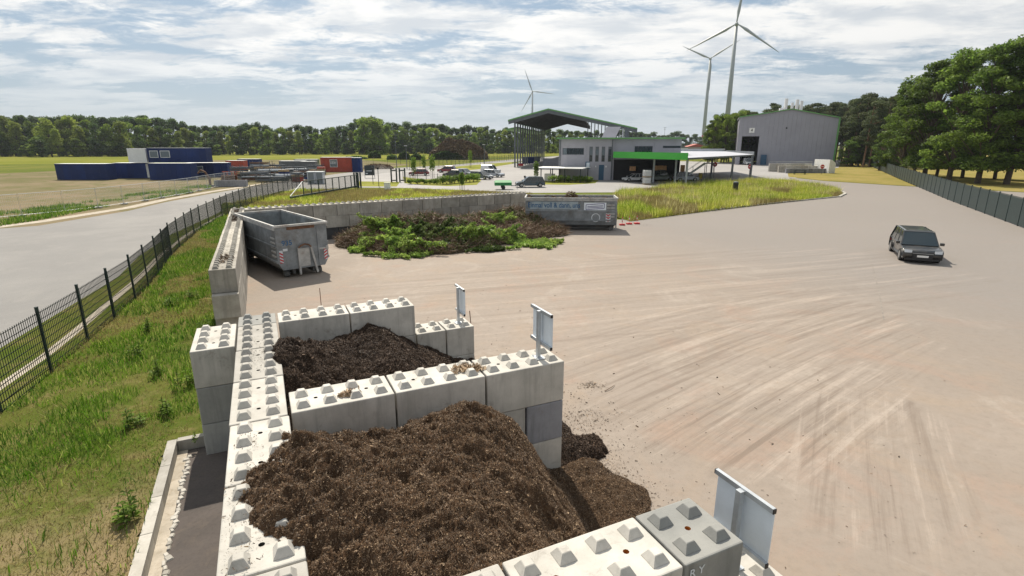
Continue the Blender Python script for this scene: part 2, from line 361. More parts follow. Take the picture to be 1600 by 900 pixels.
# ------------------------------------------------------------------ object helpers
COL = S.collection
def tag(o, label=None, cat=None, group=None, kind=None):
    if label: o['label'] = label
    if cat: o['category'] = cat
    if group: o['group'] = group
    if kind: o['kind'] = kind
    return o
def empty(name, loc, rz=0, label=None, cat=None, group=None, scale=1):
    o = bpy.data.objects.new(name, None); COL.objects.link(o); o.location = (loc[0], loc[1], loc[2] if len(loc) > 2 else 0)
    o.rotation_euler = (0, 0, rz); o.empty_display_size = .3; o.scale = (scale,) * 3
    return tag(o, label, cat, group)
def linkmesh(name, me, parent=None, loc=None, rz=None):
    o = bpy.data.objects.new(name, me); COL.objects.link(o)
    if parent: o.parent = parent
    if loc: o.location = loc
    if rz is not None: o.rotation_euler = (0, 0, rz)
    return o
class MB:
    def __init__(s): s.v = []; s.f = []; s.m = []
    def add(s, vs, fs, mi=0):
        k = len(s.v); s.v += [tuple(p) for p in vs]; s.f += [tuple(i + k for i in f) for f in fs]; s.m += [mi] * len(fs); return s
    def box(s, x0, x1, y0, y1, z0, z1, mi=0):
        vs = [(x0, y0, z0), (x1, y0, z0), (x1, y1, z0), (x0, y1, z0), (x0, y0, z1), (x1, y0, z1), (x1, y1, z1), (x0, y1, z1)]
        return s.add(vs, [(3, 2, 1, 0), (4, 5, 6, 7), (0, 1, 5, 4), (1, 2, 6, 5), (2, 3, 7, 6), (3, 0, 4, 7)], mi)
    def bar(s, a, b, w, h=None, mi=0):
        a = Vector(a); b = Vector(b); h = h or w; d = (b - a)
        if d.length < 1e-6: return s
        d.normalize(); up = Vector((0, 0, 1)) if abs(d.z) < .95 else Vector((0, 1, 0))
        x = d.cross(up).normalized() * w / 2; y = x.cross(d).normalized() * h / 2
        vs = [a - x - y, a + x - y, a + x + y, a - x + y, b - x - y, b + x - y, b + x + y, b - x + y]
        return s.add(vs, [(3, 2, 1, 0), (4, 5, 6, 7), (0, 1, 5, 4), (1, 2, 6, 5), (2, 3, 7, 6), (3, 0, 4, 7)], mi)
    def tube(s, pts, rad, n=8, mi=0, cap=True):
        pts = [Vector(p) for p in pts]; rad = rad if isinstance(rad, (list, tuple)) else [rad] * len(pts)
        vs = []; fs = []
        for i, p in enumerate(pts):
            d = (pts[min(i + 1, len(pts) - 1)] - pts[max(i - 1, 0)]).normalized()
            up = Vector((0, 0, 1)) if abs(d.z) < .9 else Vector((1, 0, 0))
            x = d.cross(up).normalized(); y = d.cross(x).normalized()
            for k in range(n):
                a = 2 * PI * k / n; vs.append(p + (x * math.cos(a) + y * math.sin(a)) * rad[i])
        for i in range(len(pts) - 1):
            for k in range(n):
                k2 = (k + 1) % n; fs.append((i * n + k, i * n + k2, (i + 1) * n + k2, (i + 1) * n + k))
        if cap: fs.append(tuple(range(n))); fs.append(tuple((len(pts) - 1) * n + k for k in reversed(range(n))))
        return s.add(vs, fs, mi)
    def prism(s, poly, y0, y1, mi=0, axis='y'):
        """poly in (x,z) extruded along y (axis y) or poly in (x,y) extruded along z (axis z)"""
        n = len(poly)
        if axis == 'y': vs = [(x, y0, z) for x, z in poly] + [(x, y1, z) for x, z in poly]
        elif axis == 'x': vs = [(y0, y, z) for y, z in poly] + [(y1, y, z) for y, z in poly]
        else: vs = [(x, y, y0) for x, y in poly] + [(x, y, y1) for x, y in poly]
        fs = [tuple(range(n)), tuple(reversed(range(n, 2 * n)))] + [(i, i + n, (i + 1) % n + n, (i + 1) % n) for i in range(n)]
        return s.add(vs, fs, mi)
    def mesh(s, name, mats, smooth=False, fix=True):
        me = bpy.data.meshes.new(name); me.from_pydata(s.v, [], s.f)
        for m in (mats if isinstance(mats, (list, tuple)) else [mats]): me.materials.append(MAT[m])
        me.polygons.foreach_set('material_index', s.m)
        if fix:
            b = bmesh.new(); b.from_mesh(me); bmesh.ops.recalc_face_normals(b, faces=b.faces); b.to_mesh(me); b.free()
        if smooth: me.polygons.foreach_set('use_smooth', [True] * len(me.polygons))
        me.update(); return me
    def build(s, name, mats, parent=None, smooth=False, loc=None, rz=None):
        return linkmesh(name, s.mesh(name, mats, smooth), parent, loc, rz)
def bevel(me, w, seg=1, ang=30):
    b = bmesh.new(); b.from_mesh(me)
    es = [e for e in b.edges if len(e.link_faces) == 2 and e.calc_face_angle(0) > R(ang)]
    bmesh.ops.bevel(b, geom=es, offset=w, segments=seg, affect='EDGES', profile=.6); b.to_mesh(me); b.free(); return me
def npmesh(name, V, Fc, mat, nper, mi=None):
    """fast mesh from arrays: Fc (n, nper)"""
    me = bpy.data.meshes.new(name); V = np.asarray(V, np.float32); Fc = np.asarray(Fc, np.int32)
    me.vertices.add(len(V)); me.vertices.foreach_set('co', V.ravel())
    me.loops.add(Fc.size); me.loops.foreach_set('vertex_index', Fc.ravel())
    me.polygons.add(len(Fc)); me.polygons.foreach_set('loop_start', np.arange(0, Fc.size, nper, dtype=np.int32))
    me.polygons.foreach_set('loop_total', np.full(len(Fc), nper, np.int32))
    for m in (mat if isinstance(mat, (list, tuple)) else [mat]): me.materials.append(MAT[m])
    if mi is not None: me.polygons.foreach_set('material_index', np.asarray(mi, np.int32))
    me.update(calc_edges=True); return me
def copy_tree(o, parent=None):
    c = o.copy(); COL.objects.link(c); c.parent = parent
    for ch in list(o.children): copy_tree(ch, c)
    return c
def textmesh(name, s, size, mat, parent, loc, rot, sx=1.0):
    cu = bpy.data.curves.new(name, 'FONT'); cu.body = s; cu.size = size; cu.align_x = 'CENTER'; cu.align_y = 'CENTER'; cu.offset = size * .012
    t = bpy.data.objects.new(name + '_tmp', cu); COL.objects.link(t)
    dg = bpy.context.evaluated_depsgraph_get(); me = bpy.data.meshes.new_from_object(t.evaluated_get(dg))
    bpy.data.objects.remove(t); me.materials.clear(); me.materials.append(MAT[mat])
    o = linkmesh(name, me, parent); o.location = loc; o.rotation_euler = rot; o.scale = (sx, 1, 1); return o

# ------------------------------------------------------------------ sheets of ground
def inpoly(x, y, poly):
    x = np.asarray(x); y = np.asarray(y); r = np.zeros(x.shape, bool); n = len(poly); j = n - 1
    for i in range(n):
        xi, yi = poly[i]; xj, yj = poly[j]
        if yi != yj:
            c = ((yi > y) != (yj > y)) & (x < (xj - xi) * (y - yi) / (yj - yi) + xi); r ^= c
        j = i
    return r
def sheet(name, poly, z, mat, kind='structure', thick=0):
    me = bpy.data.meshes.new(name); b = bmesh.new()
    f = b.faces.new([b.verts.new((x, y, z)) for x, y in poly])
    if f.normal.z < 0: bmesh.ops.reverse_faces(b, faces=[f])
    f.normal_update()
    if f.normal.z < 0: f.normal_flip()
    bmesh.ops.triangulate(b, faces=[f], ngon_method='EAR_CLIP'); b.to_mesh(me); b.free(); me.materials.append(MAT[mat])
    o = linkmesh(name, me); o['kind'] = kind; return o
TH = R(25); U = Vector((math.cos(TH), math.sin(TH))); W = Vector((-math.sin(TH), math.cos(TH))); O = Vector((-4.77, 8.40))
def AB(a, b): p = O + U * a + W * b; return (p.x, p.y)
gp = lambda l, z=0: [G(x, y, z) for x, y in l]
LAWN_Z = -.03
sheet('ground', [(-6000, -60), (6000, -60), (6000, 8000), (-6000, 8000)], -.06, 'terrain')
sheet('field', gp([(-350, 262), (330, 252), (430, 249), (640, 250), (870, 243), (905, 243), (900, 234.6), (330, 235), (-350, 235)]), -.05, 'field')
# dirt storage yard on the left
sheet('dirt_yard', gp([(-900, 420), (60, 352), (200, 330), (260, 316), (330, 303), (400, 291), (470, 280), (560, 268), (600, 262), (640, 257), (560, 249), (330, 250), (200, 262), (-100, 275), (-900, 300)]), -.045, 'dirt')
# road beside the fence, continuing as the perimeter road behind the parking
ROAD = [(-60, -8), (-10.9, -8), (-12.3, 5), (-15.3, 16), (-19, 25.8), (-21.3, 30.9), (-24.4, 38.8), (-27.4, 49), (-29.9, 58), (-31.8, 68), (-33, 77)] + gp([(562, 292), (640, 291), (640, 268), (700, 263), (800, 253), (880, 246), (880, 243),
           (800, 249), (700, 258), (640, 261), (600, 263), (530, 271), (470, 279), (400, 290), (330, 302), (260, 315), (200, 329), (60, 352), (-900, 420)])
sheet('road', ROAD, -.04, 'road')
CONC = gp([(562, 276), (562, 292.5), (640, 293.5), (760, 298), (820, 301), (968, 300), (1100, 296), (1240, 290), (1245, 278), (1225, 262), (1330, 262), (1330, 250), (1150, 254), (1080, 252), (905, 248), (880, 244), (830, 250), (800, 256), (720, 263), (650, 266), (600, 270)])
sheet('forecourt', CONC, -.036, 'paving')
YARD = [G(-600, 2200)[0:2]]
YARD = [AB(.5, -14), AB(.5, 2), AB(-.6, 3.6), AB(-.6, 29.2), (1.2, 46.6), (10.6, 46.7)] + gp([(1100, 330.5), (1200, 319), (1312, 308), (1320, 303), (1300, 294), (1245, 284.5), (1232, 277), (1290, 283), (1400, 290), (1700, 306), (2600, 350)]) + [(60, 2), (60, -6)]
sheet('yard', YARD, 0.0, 'yard_asphalt')
# dry lawn beside the lane on the right
sheet('dry_lawn', gp([(1232, 276), (1290, 282), (1400, 289), (1700, 305), (2600, 348), (2600, 262), (1400, 240), (1320, 240), (1310, 262), (1230, 266)]), -.025, 'dry_lawn')
# ---- grass island
ISL = [(9.6, 47.4)] + gp([(985, 346), (1100, 331), (1200, 319.5), (1308, 308), (1316, 303), (1298, 295), (1240, 286), (1180, 283), (1100, 289), (1010, 297), (968, 302)]) + [(8.2, 52)]
sheet('grass_island', ISL, .03, 'island_soil')
# ---- strip of grass behind the back wall
STRIP = gp([(345, 322), (400, 309), (440, 302), (470, 296), (540, 297), (640, 296), (760, 299.5), (830, 302.5)]) + [(3.0, 48.2), (-17.8, 34.6)]
sheet('grass_strip', STRIP, -.02, 'island_soil')

# kerbs
def kerb(name, pts, label, w=.15, z0=0, z1=.13, mat='kerb_concrete'):
    t = empty(name, (*pts[0], 0), 0, label, 'kerb')
    P = [Vector((x - pts[0][0], y - pts[0][1])) for x, y in pts]
    for a, b in zip(P, P[1:]):
        d = (b - a); n = max(1, round(d.length / 1.0)); d = d / n
        for k in range(n):
            p = a + d * k; q = a + d * (k + .985)
            mb = MB().bar((p.x, p.y, (z0 + z1) / 2), (q.x, q.y, (z0 + z1) / 2), w, z1 - z0)
            mb.build('kerb_stone', mat, t)
    return t
kerb('kerb', [(9.8, 47.2)] + gp([(1100, 330.5), (1200, 319), (1310, 308)]), 'low concrete kerb along the near edge of the flowering grass island')
kerb('kerb', gp([(1311, 308.2), (1321, 303), (1304, 294)]), 'pale kerb round the right tip of the grass island', w=.3)
# ------------------------------------------------------------------ concrete block walls
def block_mesh(L_, studs, mats):
    """concrete block L_ x .8 x .8, origin at centre of base"""
    hx, hy, h, c = L_ / 2 - .015, .4 - .004, .8 - .008, .018
    b = bmesh.new()
    bmesh.ops.create_cube(b, size=1, matrix=Matrix.Translation((0, 0, h / 2)) @ Matrix.Diagonal((2 * hx, 2 * hy, h, 1)))
    bmesh.ops.bevel(b, geom=list(b.edges), offset=c, segments=2, affect='EDGES', profile=.5)
    if studs:
        top = [f for f in b.faces if f.normal.z > .99 and f.calc_center_median().z > h - .001]
        bmesh.ops.delete(b, geom=top, context='FACES_ONLY')
    me = bpy.data.meshes.new('block'); b.to_mesh(me); b.free()
    mb = MB(); mb.v = [tuple(v.co) for v in me.vertices]; mb.f = [tuple(p.vertices) for p in me.polygons]; mb.m = [0] * len(mb.f)
    bpy.data.meshes.remove(me)
    if studs:
        tx, ty = hx - c, hy - c
        holes = [-.4, .4] if L_ > 1 else [0.0]; r = .05
        xs = [-tx] + [v for hc in holes for v in (hc - r, hc + r)] + [tx]; ys = [-ty, -r, r, ty]
        for i in range(len(xs) - 1):
            for j in range(3):
                x0, x1, y0, y1 = xs[i], xs[i + 1], ys[j], ys[j + 1]
                if j == 1 and i % 2 == 1:
                    cx = (x0 + x1) / 2; q = .034
                    cs = [(cx + q * math.cos(k * PI / 4 + PI / 8), q * math.sin(k * PI / 4 + PI / 8)) for k in range(8)]
                    K = [(x1, y1), (x0, y1), (x0, y0), (x1, y0)]
                    vs = [(*p, h) for p in cs] + [(*p, h) for p in K]
                    fs = []
                    for k in range(4):  # corner k sits near circle verts 2k, 2k+1
                        fs.append((8 + k, (2 * k + 1) % 8, 2 * k)); fs.append((8 + k, 8 + (k + 1) % 4, (2 * k + 2) % 8, (2 * k + 1) % 8))
                    mb.add(vs, fs)
                    vs = [(*p, h) for p in cs] + [(*p, h - .09) for p in cs]
                    mb.add(vs, [(k, (k + 1) % 8, (k + 1) % 8 + 8, k + 8) for k in range(8)] + [tuple(range(8, 16))], 1)
                else:
                    mb.add([(x0, y0, h), (x1, y0, h), (x1, y1, h), (x0, y1, h)], [(0, 1, 2, 3)])
        nx = 4 if L_ > 1 else 2
        for i in range(nx):
            for sy in (-.2, .2):
                cx = (i - (nx - 1) / 2) * .4
                A, B_, hh = .098, .052, .088
                vs = [(cx + sx * q, sy + s2 * q, z) for q, z in ((A, h - .001), (A, h + .008), (B_, h + hh), (B_ - .008, h + hh + .006)) for sx, s2 in ((-1, -1), (1, -1), (1, 1), (-1, 1))]
                fs = []
                for l in range(3): fs += [(l * 4 + k, l * 4 + (k + 1) % 4, l * 4 + 4 + (k + 1) % 4, l * 4 + 4 + k) for k in range(4)]
                fs.append((12, 13, 14, 15)); mb.add(vs, fs)
    me = mb.mesh('concrete_block', mats, fix=False)
    b = bmesh.new(); b.from_mesh(me); bmesh.ops.remove_doubles(b, verts=b.verts, dist=.0004)
    bmesh.ops.recalc_face_normals(b, faces=b.faces); b.to_mesh(me); b.free(); return me
BM = {}
def bmesh_for(L_, studs, mat, hole='dark_hole'):
    k = (L_, studs, mat, hole)
    if k not in BM: BM[k] = block_mesh(L_, studs, [mat, hole])
    return BM[k]
def wall(label, org, yaw, courses, mat='concrete_pale', lower=None, hole='dark_hole', cat='block wall', jit=1.0):
    """courses: list of (level, [(x_start, length, studs, mat or None)])"""
    t = empty('block_wall', (*org, 0), yaw, label, cat)
    for lv, bl in courses:
        for x0, L_, st, mt in bl:
            mt = mt or (mat if lv == max(c[0] for c in courses) else (lower or mat))
            o = linkmesh('concrete_block', bmesh_for(L_, st, mt, hole), t)
            o.location = (x0 + L_ / 2 + random.uniform(-.004, .004), .4 + random.uniform(-.008, .008) * jit, lv * .8)
            o.rotation_euler = (0, 0, random.uniform(-.004, .004) * jit)
    return t
def run(x0, n, st=True, half0=False, half1=False, mt=None):
    out = []; x = x0
    if half0: out.append((x, .8, st, mt)); x += .8
    for _ in range(n): out.append((x, 1.6, st, mt)); x += 1.6
    if half1: out.append((x, .8, st, mt))
    return out
# spine: local x runs away from the camera (direction W), thickness towards -U => use yaw so that +x = W, +y = -U
yw = TH + PI / 2
ox, oy = AB(.8, -8.0)
wall('long spine of studded pale blocks leading up from the bottom edge past both compost bays', (ox, oy), yw,
     [(2, run(0, 7) + [(11.2, .8, True, 'concrete_grey')]), (1, run(0, 7, False, False, False) + [(11.2, .8, False, None)]), (0, run(0, 7, False) + [(11.2, .8, False, None)])], hole='dark_hole')
ox, oy = AB(-.02, 1.9)
wall('short block stack, three courses high, standing left against the spine by the grass', (ox, oy), yw,
     [(2, [(0, 1.6, True, None)]), (1, [(0, 1.6, False, None)]), (0, [(0, 1.6, False, None)])], lower='concrete_grey')
ox, oy = AB(.83, -1.57)
wall('dividing block wall between the two compost bays, a sign on its end', (ox, oy), TH,
     [(2, run(0, 3)), (1, run(0, 2, False, True) + [(4.0, .8, False, 'concrete_blue')]), (0, run(0, 3, False))], lower='concrete_pale')
ox, oy = AB(.82, 3.16)
wall('upper dividing wall of two studded blocks behind the dark compost', (ox, oy), TH,
     [(2, run(0, 2)), (1, run(0, 1, False, True, True)), (0, run(0, 2, False))])
ox, oy = AB(4.04, 3.2)
wall('low two-course block wall end beyond the dark compost, small sign on it', (ox, oy), TH,
     [(1, [(0, .8, True, None), (.8, .8, True, None)]), (0, [(0, 1.6, False, None)])])
ox, oy = AB(.90, -6.45)
nw = wall('nearest block wall at the bottom edge with rust-stained lifting holes and a grey end block', (ox, oy), TH,
     [(2, run(0, 2) + [(3.2, .8, True, 'concrete_grey')]), (1, run(0, 2, False, True) + [(4.0, .8, True, 'concrete_pale')]), (0, run(0, 3, False))], hole='rust_hole')
ox, oy = AB(-.22, 9.78)
lw = wall('long weathered left boundary wall of studded blocks beside the fence and grass', (ox, oy), yw,
     [(2, run(0, 12)), (1, run(-.3, 12, False) ), (0, run(-.1, 12, False))], mat='concrete_old', lower='concrete_old')
bw = wall('long grey back wall of studded blocks behind the garden waste and both skips', (-17.35, 33.35), R(34),
     [(2, run(0, 14)), (1, run(0, 13, False, True, True)), (0, run(0, 6, False, mt='concrete_dark') + run(9.6, 8, False, mt='concrete_grey'))], mat='concrete_old', lower='concrete_old')
# a faint chalk mark on the near grey block
o = textmesh('chalk_mark', 'R Y', .13, 'text_white', nw, (3.36, -.006, 2.27), (PI / 2, 0, 0))

# ------------------------------------------------------------------ compost heaps
def ab_arr(a, b):
    return O.x + U.x * a + W.x * b, O.y + U.y * a + W.y * b
def heap1(a, b):
    end = 5.5 - .22 * np.clip(-b - 2.2, 0, 5)
    lump = (fbm(a * 1.1 + 3, b * 1.1, 3) - .5)
    ridge = 2.52 - .06 * np.clip(a, 0, 9)
    slope = np.clip((end + lump * .6 - a) * 1.25, 0, 9)
    z = np.minimum(ridge, slope); z = z - .22 * np.exp(-((ridge - slope) / .35) ** 2)
    z = z * (.74 + .26 * sstep(-1.5, -2.9, b) + .02)
    hump = .28 * np.exp(-((a - 3.75) / .85) ** 2 - ((b + 2.5) / .9) ** 2) - .22 * np.exp(-((a - 1.9) / .8) ** 2 - ((b + 1.6) / .7) ** 2)
    z = z + hump * sstep(0, 1, z)
    sp = 2.36 + .30 * (1 - ((b + 3.5) / 1.2) ** 2) - .55 * np.clip(.85 - a, 0, 1) ** 1.4 + (fbm(a * 4, b * 4, 3) - .5) * .3
    z = np.where(a < .95, sp, np.where(a < 1.8, sp * (1 - sstep(.95, 1.8, a)) + z * sstep(.95, 1.8, a), z))
    z = z - .10 * sstep(-4.6, -5.8, b)
    spill = .20 * np.exp(-((a - 5.75) / (.88 + .5 * (fbm(a * 1.5 + 3, b * 1.5, 3) - .5))) ** 4 - ((b + 2.1) / 1.3) ** 4) * (.4 + 1.2 * fbm(a * 2.5, b * 2.5, 3)) - .03
    z = np.maximum(z, spill)
    z = z + ((fbm(a * 3.2, b * 3.2, 6, .68) - .5) * .34 - .07 * sstep(.42, .28, fbm(a * 4.5 + 31, b * 4.5 + 12, 3))) * sstep(.02, .5, z) - .04 * (z < .03)
    return z
def heap2(a, b):
    lump = fbm(a * 1.3 + 9, b * 1.3 + 4, 3) - .5
    slope = np.clip((6.7 + lump * .7 - a) * .58, 0, 9)
    z = np.minimum(2.12 - .03 * a + lump * .25, slope); z = z * (1 - .30 * np.clip((2.0 - b) / 2.4, 0, 1.3) ** 2)
    z = z * (.84 + .16 * np.exp(-((a - 2.7) / 1.3) ** 2))
    sp = 2.37 + .17 * (1 - ((b - 1.2) / .75) ** 2) - 1.5 * np.clip(.82 - a, 0, 1) ** 1.3 + (fbm(a * 5, b * 5, 3) - .5) * .3
    k = sstep(.8, 2.6, a); z = np.where(a < .8, sp, sp * (1 - k) + z * k) if True else z
    z = np.where(a > .82, np.maximum(z, 1.2 * (a < 3) ), z)
    z = z + (fbm(a * 3.5 + 7, b * 3.5, 5, .62) - .5) * .26 * sstep(.02, .5, z) - .04 * (z < .03)
    return z
def wallclip(fn, a0, a1, b0, b1):
    return fn
def heap(name, fn, a0, a1, b0, b1, step, mat, chipmat, nchips, csize, label, spine=(-.1, .85), lift=None):
    na = int((a1 - a0) / step); nb = int((b1 - b0) / step)
    A, B = np.meshgrid(np.linspace(a0, a1, na), np.linspace(b0, b1, nb)); Z = fn(A, B)
    X, Y = ab_arr(A, B); V = np.stack([X, Y, Z], -1).reshape(-1, 3)
    idx = np.arange(na * nb).reshape(nb, na)
    q = np.stack([idx[:-1, :-1], idx[:-1, 1:], idx[1:, 1:], idx[1:, :-1]], -1).reshape(-1, 4)
    zq = V[q][:, :, 2].max(1)
    q = q[zq > -.03]
    me = npmesh(name, V, q, mat, 4); me.polygons.foreach_set('use_smooth', [True] * len(me.polygons))
    t = linkmesh(name, me); tag(t, label, 'compost heap')
    a = rng.uniform(a0 + .02, a1 - .02, nchips); b = rng.uniform(b0 + .02, b1 - .02, nchips); z = fn(a, b)
    keep = z > .02
    onsp = (a < .8); keep &= ~(onsp & (z < 2.39))
    a, b, z = a[keep], b[keep], z[keep]; x, y = ab_arr(a, b)
    return t, chips('wood_chip_layer', x, y, z, csize, chipmat, t)
def chips(name, x, y, z, csize, mat, parent, elong=3.2, tilt=.7):
    n = len(x); L_ = csize * rng.lognormal(0, .45, n); w = L_ / rng.uniform(1.5, elong * 1.6, n)
    th = rng.uniform(0, 2 * PI, n); el = rng.normal(0, tilt, n); ro = rng.normal(0, .8, n)
    d = np.stack([np.cos(th) * np.cos(el), np.sin(th) * np.cos(el), np.sin(el)], -1)
    s = np.stack([-np.sin(th) * np.cos(ro), np.cos(th) * np.cos(ro), np.sin(ro)], -1)
    c = np.stack([x, y, z + .006], -1) + np.abs(d[:, 2:3]) * L_[:, None] * np.array([0, 0, .4])
    V = np.stack([c - d * L_[:, None] / 2 - s * w[:, None] / 2, c + d * L_[:, None] / 2 - s * w[:, None] / 3, c + d * L_[:, None] / 2 + s * w[:, None] / 3, c - d * L_[:, None] / 2 + s * w[:, None] / 2], 1).reshape(-1, 3)
    o = linkmesh(name, npmesh(name, V, np.arange(4 * n).reshape(n, 4), mat, 4), parent); o['kind'] = 'stuff'; return o
h1, _ = heap('compost_heap', heap1, .02, 7.2, -5.70, -1.52, .03, 'mulch', 'mulch_chips', 560000, .0125, 'large brown shredded bark mulch heap filling the nearer bay and spilling over the spine')
# the part of the spill in front of the end of the wall
def heap1b(a, b):
    return np.where(a > 5.62, .22 * np.exp(-((a - 5.9) / .62) ** 4 - ((b + 1.1) / .55) ** 4) * (.4 + 1.2 * fbm(a * 2.5, b * 2.5, 3)) - .03, -1)
h2, _ = heap('compost_heap', heap2, .05, 7.3, -.74, 3.13, .035, 'compost', 'compost_chips', 230000, .017, 'dark fine compost heap in the farther bay, some fallen on the spine')
def heap3(a, b):
    e = ((a - 5.95) / 1.0) ** 2 + ((b + 1.05) / .55) ** 2 + (fbm(a * 2.2 + 5, b * 2.2, 4) - .5) * 1.4
    return .30 * np.clip(1 - e, 0, 1) ** .6 * (.5 + .9 * fbm(a * 3, b * 3, 4)) - .03
heap('compost_heap', heap3, 5.66, 7.8, -1.75, -.3, .03, 'compost', 'compost_chips', 26000, .018, 'low dark compost spill on the yard at the end of the dividing wall')
def scatter_ab(n, ca, cb, ra, rb, zf, size, mat, name, label, cat):
    r = np.sqrt(rng.random(n)) ; t = rng.uniform(0, 2 * PI, n); a = ca + ra * r * np.cos(t); b = cb + rb * r * np.sin(t)
    k = fbm(a * 6, b * 6, 3) > .30 + .25 * r; a, b, r = a[k], b[k], r[k]
    x, y = ab_arr(a, b); z = zf + (1 - r ** 2) * .06 * rng.random(len(a))
    # deposits have a body as well: a low lumpy mound under the chips
    o = chips(name, x, y, z, size, mat, None); tag(o, label, cat, None, 'stuff'); return o
scatter_ab(2600, 3.85, -1.12, .36, .28, 2.40, .03, 'wood_chips', 'wood_chip_pile', 'small pale pile of wood chips on top of the dividing wall near its sign', 'wood chips')
scatter_ab(900, 1.75, -1.3, .2, .1, 2.40, .028, 'wood_chips', 'wood_chip_pile', 'little brown crumb of chips on the dividing wall, near the spine', 'wood chips')
scatter_ab(900, .25, -3.6, .24, 1.9, 2.40, .016, 'mulch_chips', 'mulch_crumbs', 'loose mulch crumbs on the spine left of the large heap', 'litter')
scatter_ab(700, .4, 1.3, .3, 1.0, 2.40, .016, 'compost_chips', 'compost_crumbs', 'loose dark crumbs on the spine around the compost spill', 'litter')
# crumbs scattered over the yard next to the bays
def yard_litter(n, ca, cb, sa, sb, size, mat, label):
    a = rng.normal(ca, sa, n); b = rng.normal(cb, sb, n); k = (a > 5.75) | ((b < -6.6) & (a > 5.8)) | ((b > 4.2) & (a > 1)); a, b = a[k], b[k]
    x, y = ab_arr(a, b); o = chips('mulch_litter', x, y, np.full(len(a), .004), size, mat, None, tilt=.2); tag(o, label, 'litter', None, 'stuff')
yard_litter(9000, 6.0, -1.9, .42, .9, .018, 'mulch_chips', 'brown mulch crumbs strewn over the yard beside the nearer bay')
yard_litter(2200, 6.6, .6, .7, 2.0, .022, 'compost_chips', 'dark compost crumbs strewn over the yard beside the farther bay')
yard_litter(900, 9.0, 0, 4, 8, .03, 'mulch_chips', 'thin scatter of bark crumbs across the open yard')
# crumbs on the left wall
for (bb, ra, n) in ((11.6, .9, 900), (24.2, 1.3, 2200), (26.8, .9, 1400), (22.6, .5, 600)):
    scatter_ab(n, -.62, bb, .3, ra, 2.40, .045, 'mulch_chips' if bb < 20 else 'compost_chips', 'soil_deposit',
               {11.6: 'brown soil patch on the near end of the left boundary wall', 24.2: 'dark soil deposit on the left wall beside the nearer skip', 26.8: 'dark soil at the corner where the left wall meets the back wall', 22.6: 'small crumb of soil on the left wall beside the skip front'}[bb], 'soil')

# ------------------------------------------------------------------ signs seen from behind
def back_sign(a, b, zb, ztop, wd, label, low=.0):
    x, y = AB(a, b); t = empty('bay_sign', (x, y, zb), TH - PI / 2, label, 'sign', 'signs on the bay walls')   # local x towards camera (-W)
    h = ztop - zb; ph = h - .30 if not low else h - low
    z1 = h - .03; z0 = h - ph
    MB().box(-wd / 2, wd / 2, .012, .024, z0 + .02, z1 - .02).build('panel', 'plate_white', t)
    for z in (z0, z1):
        MB().box(-wd / 2 - .01, wd / 2 + .01, -.035, .011, z - .03, z + .03).build('rail', 'galv', t)
        for s in (-1, 1): MB().box(*(sorted((s * (wd / 2 + .011), s * (wd / 2 + .022)))), -.034, .010, z - .028, z + .028).build('end_cap', 'black_plastic', t)
    MB().box(-.035, .035, -.10, -.037, 0, h - .02).build('post', 'galv', t)
    MB().box(-.11, .11, -.17, .03, 0, .012).tube([(-.08, -.14, .01), (-.08, -.14, .05)], .012, 6).tube([(.08, -.14, .01), (.08, -.14, .05)], .012, 6).build('foot_plate', 'galv', t)
    return t
back_sign(5.31, -1.23, 2.40, 3.36, .76, 'metal bay sign seen from behind on the end of the dividing wall')
back_sign(5.4, 3.62, 1.60, 2.62, .66, 'smallest, farthest bay sign seen from behind on the low wall end')
back_sign(5.33, -6.02, 1.60, 2.62, .78, 'largest bay sign seen from behind at the bottom right beside the grey block', low=.0)

# steel rods
for (px, py, h, lab) in ((502, 478, .75, 'thin rusty rod standing behind the upper dividing wall'), (741, 560, 1.5, 'leaning steel rod beside the end of the low wall')):
    x, y = G(px, py); o = MB().tube([(0, 0, 0), (-.12 if h > 1 else 0, .1 if h > 1 else 0, h)], .014, 6).build('steel_rod', 'rusty_steel', None, loc=(x, y, 0)); tag(o, lab, 'rod')

# ------------------------------------------------------------------ left verge, kerb strip
VG = [AB(-1.5, -14), AB(-1.5, 2.45), AB(-.8, 2.45), AB(-.9, 9.7), AB(-1.04, 29.6), G(346, 321), G(377, 321), (-28.8, 58), (-26.2, 49.5), (-23.2, 39), (-20.2, 31), (-17.9, 25.8), (-15.9, 21.3), (-13.9, 16), (-12.1, 11), (-10.6, 5), (-9.5, -4), (-9, -8)]
def vz(x, y):
    a = (x - O.x) * U.x + (y - O.y) * U.y
    return .30 * sstep(-7.0, -2.0, a) + (fbm(x * .8, y * .8, 3) - .5) * .16 - .0
def fill(poly, n):
    P = np.array(poly); lo, hi = P.min(0), P.max(0); x = rng.uniform(lo[0], hi[0], n); y = rng.uniform(lo[1], hi[1], n)
    k = inpoly(x, y, poly); return x[k], y[k]
st = .15; xs = np.arange(-31, -4, st); ys = np.arange(-8, 62, st); X, Y = np.meshgrid(xs, ys); Z = vz(X, Y)
idx = np.arange(X.size).reshape(X.shape); q = np.stack([idx[:-1, :-1], idx[:-1, 1:], idx[1:, 1:], idx[1:, :-1]], -1).reshape(-1, 4)
cx = X[:-1, :-1].ravel() + st / 2; cy = Y[:-1, :-1].ravel() + st / 2
aa = (cx - O.x) * U.x + (cy - O.y) * U.y; bb = (cx - O.x) * W.x + (cy - O.y) * W.y
k = inpoly(cx, cy, VG) | ((aa > -1.6) & (aa < -.5) & (bb > 2.5) & (bb < 32) & (cx > -24))
k &= ~((aa > -1.5) & (bb < 2.45))
o = linkmesh('grass_verge', npmesh('grass_verge', np.stack([X, Y, Z], -1).reshape(-1, 3), q[k], 'verge_soil', 4)); o['kind'] = 'structure'
sheet('asphalt_path', [AB(-1.2, -14), AB(-1.2, 2.3), AB(-.0, 2.3), AB(0, -14)], .12, 'strip_asphalt')
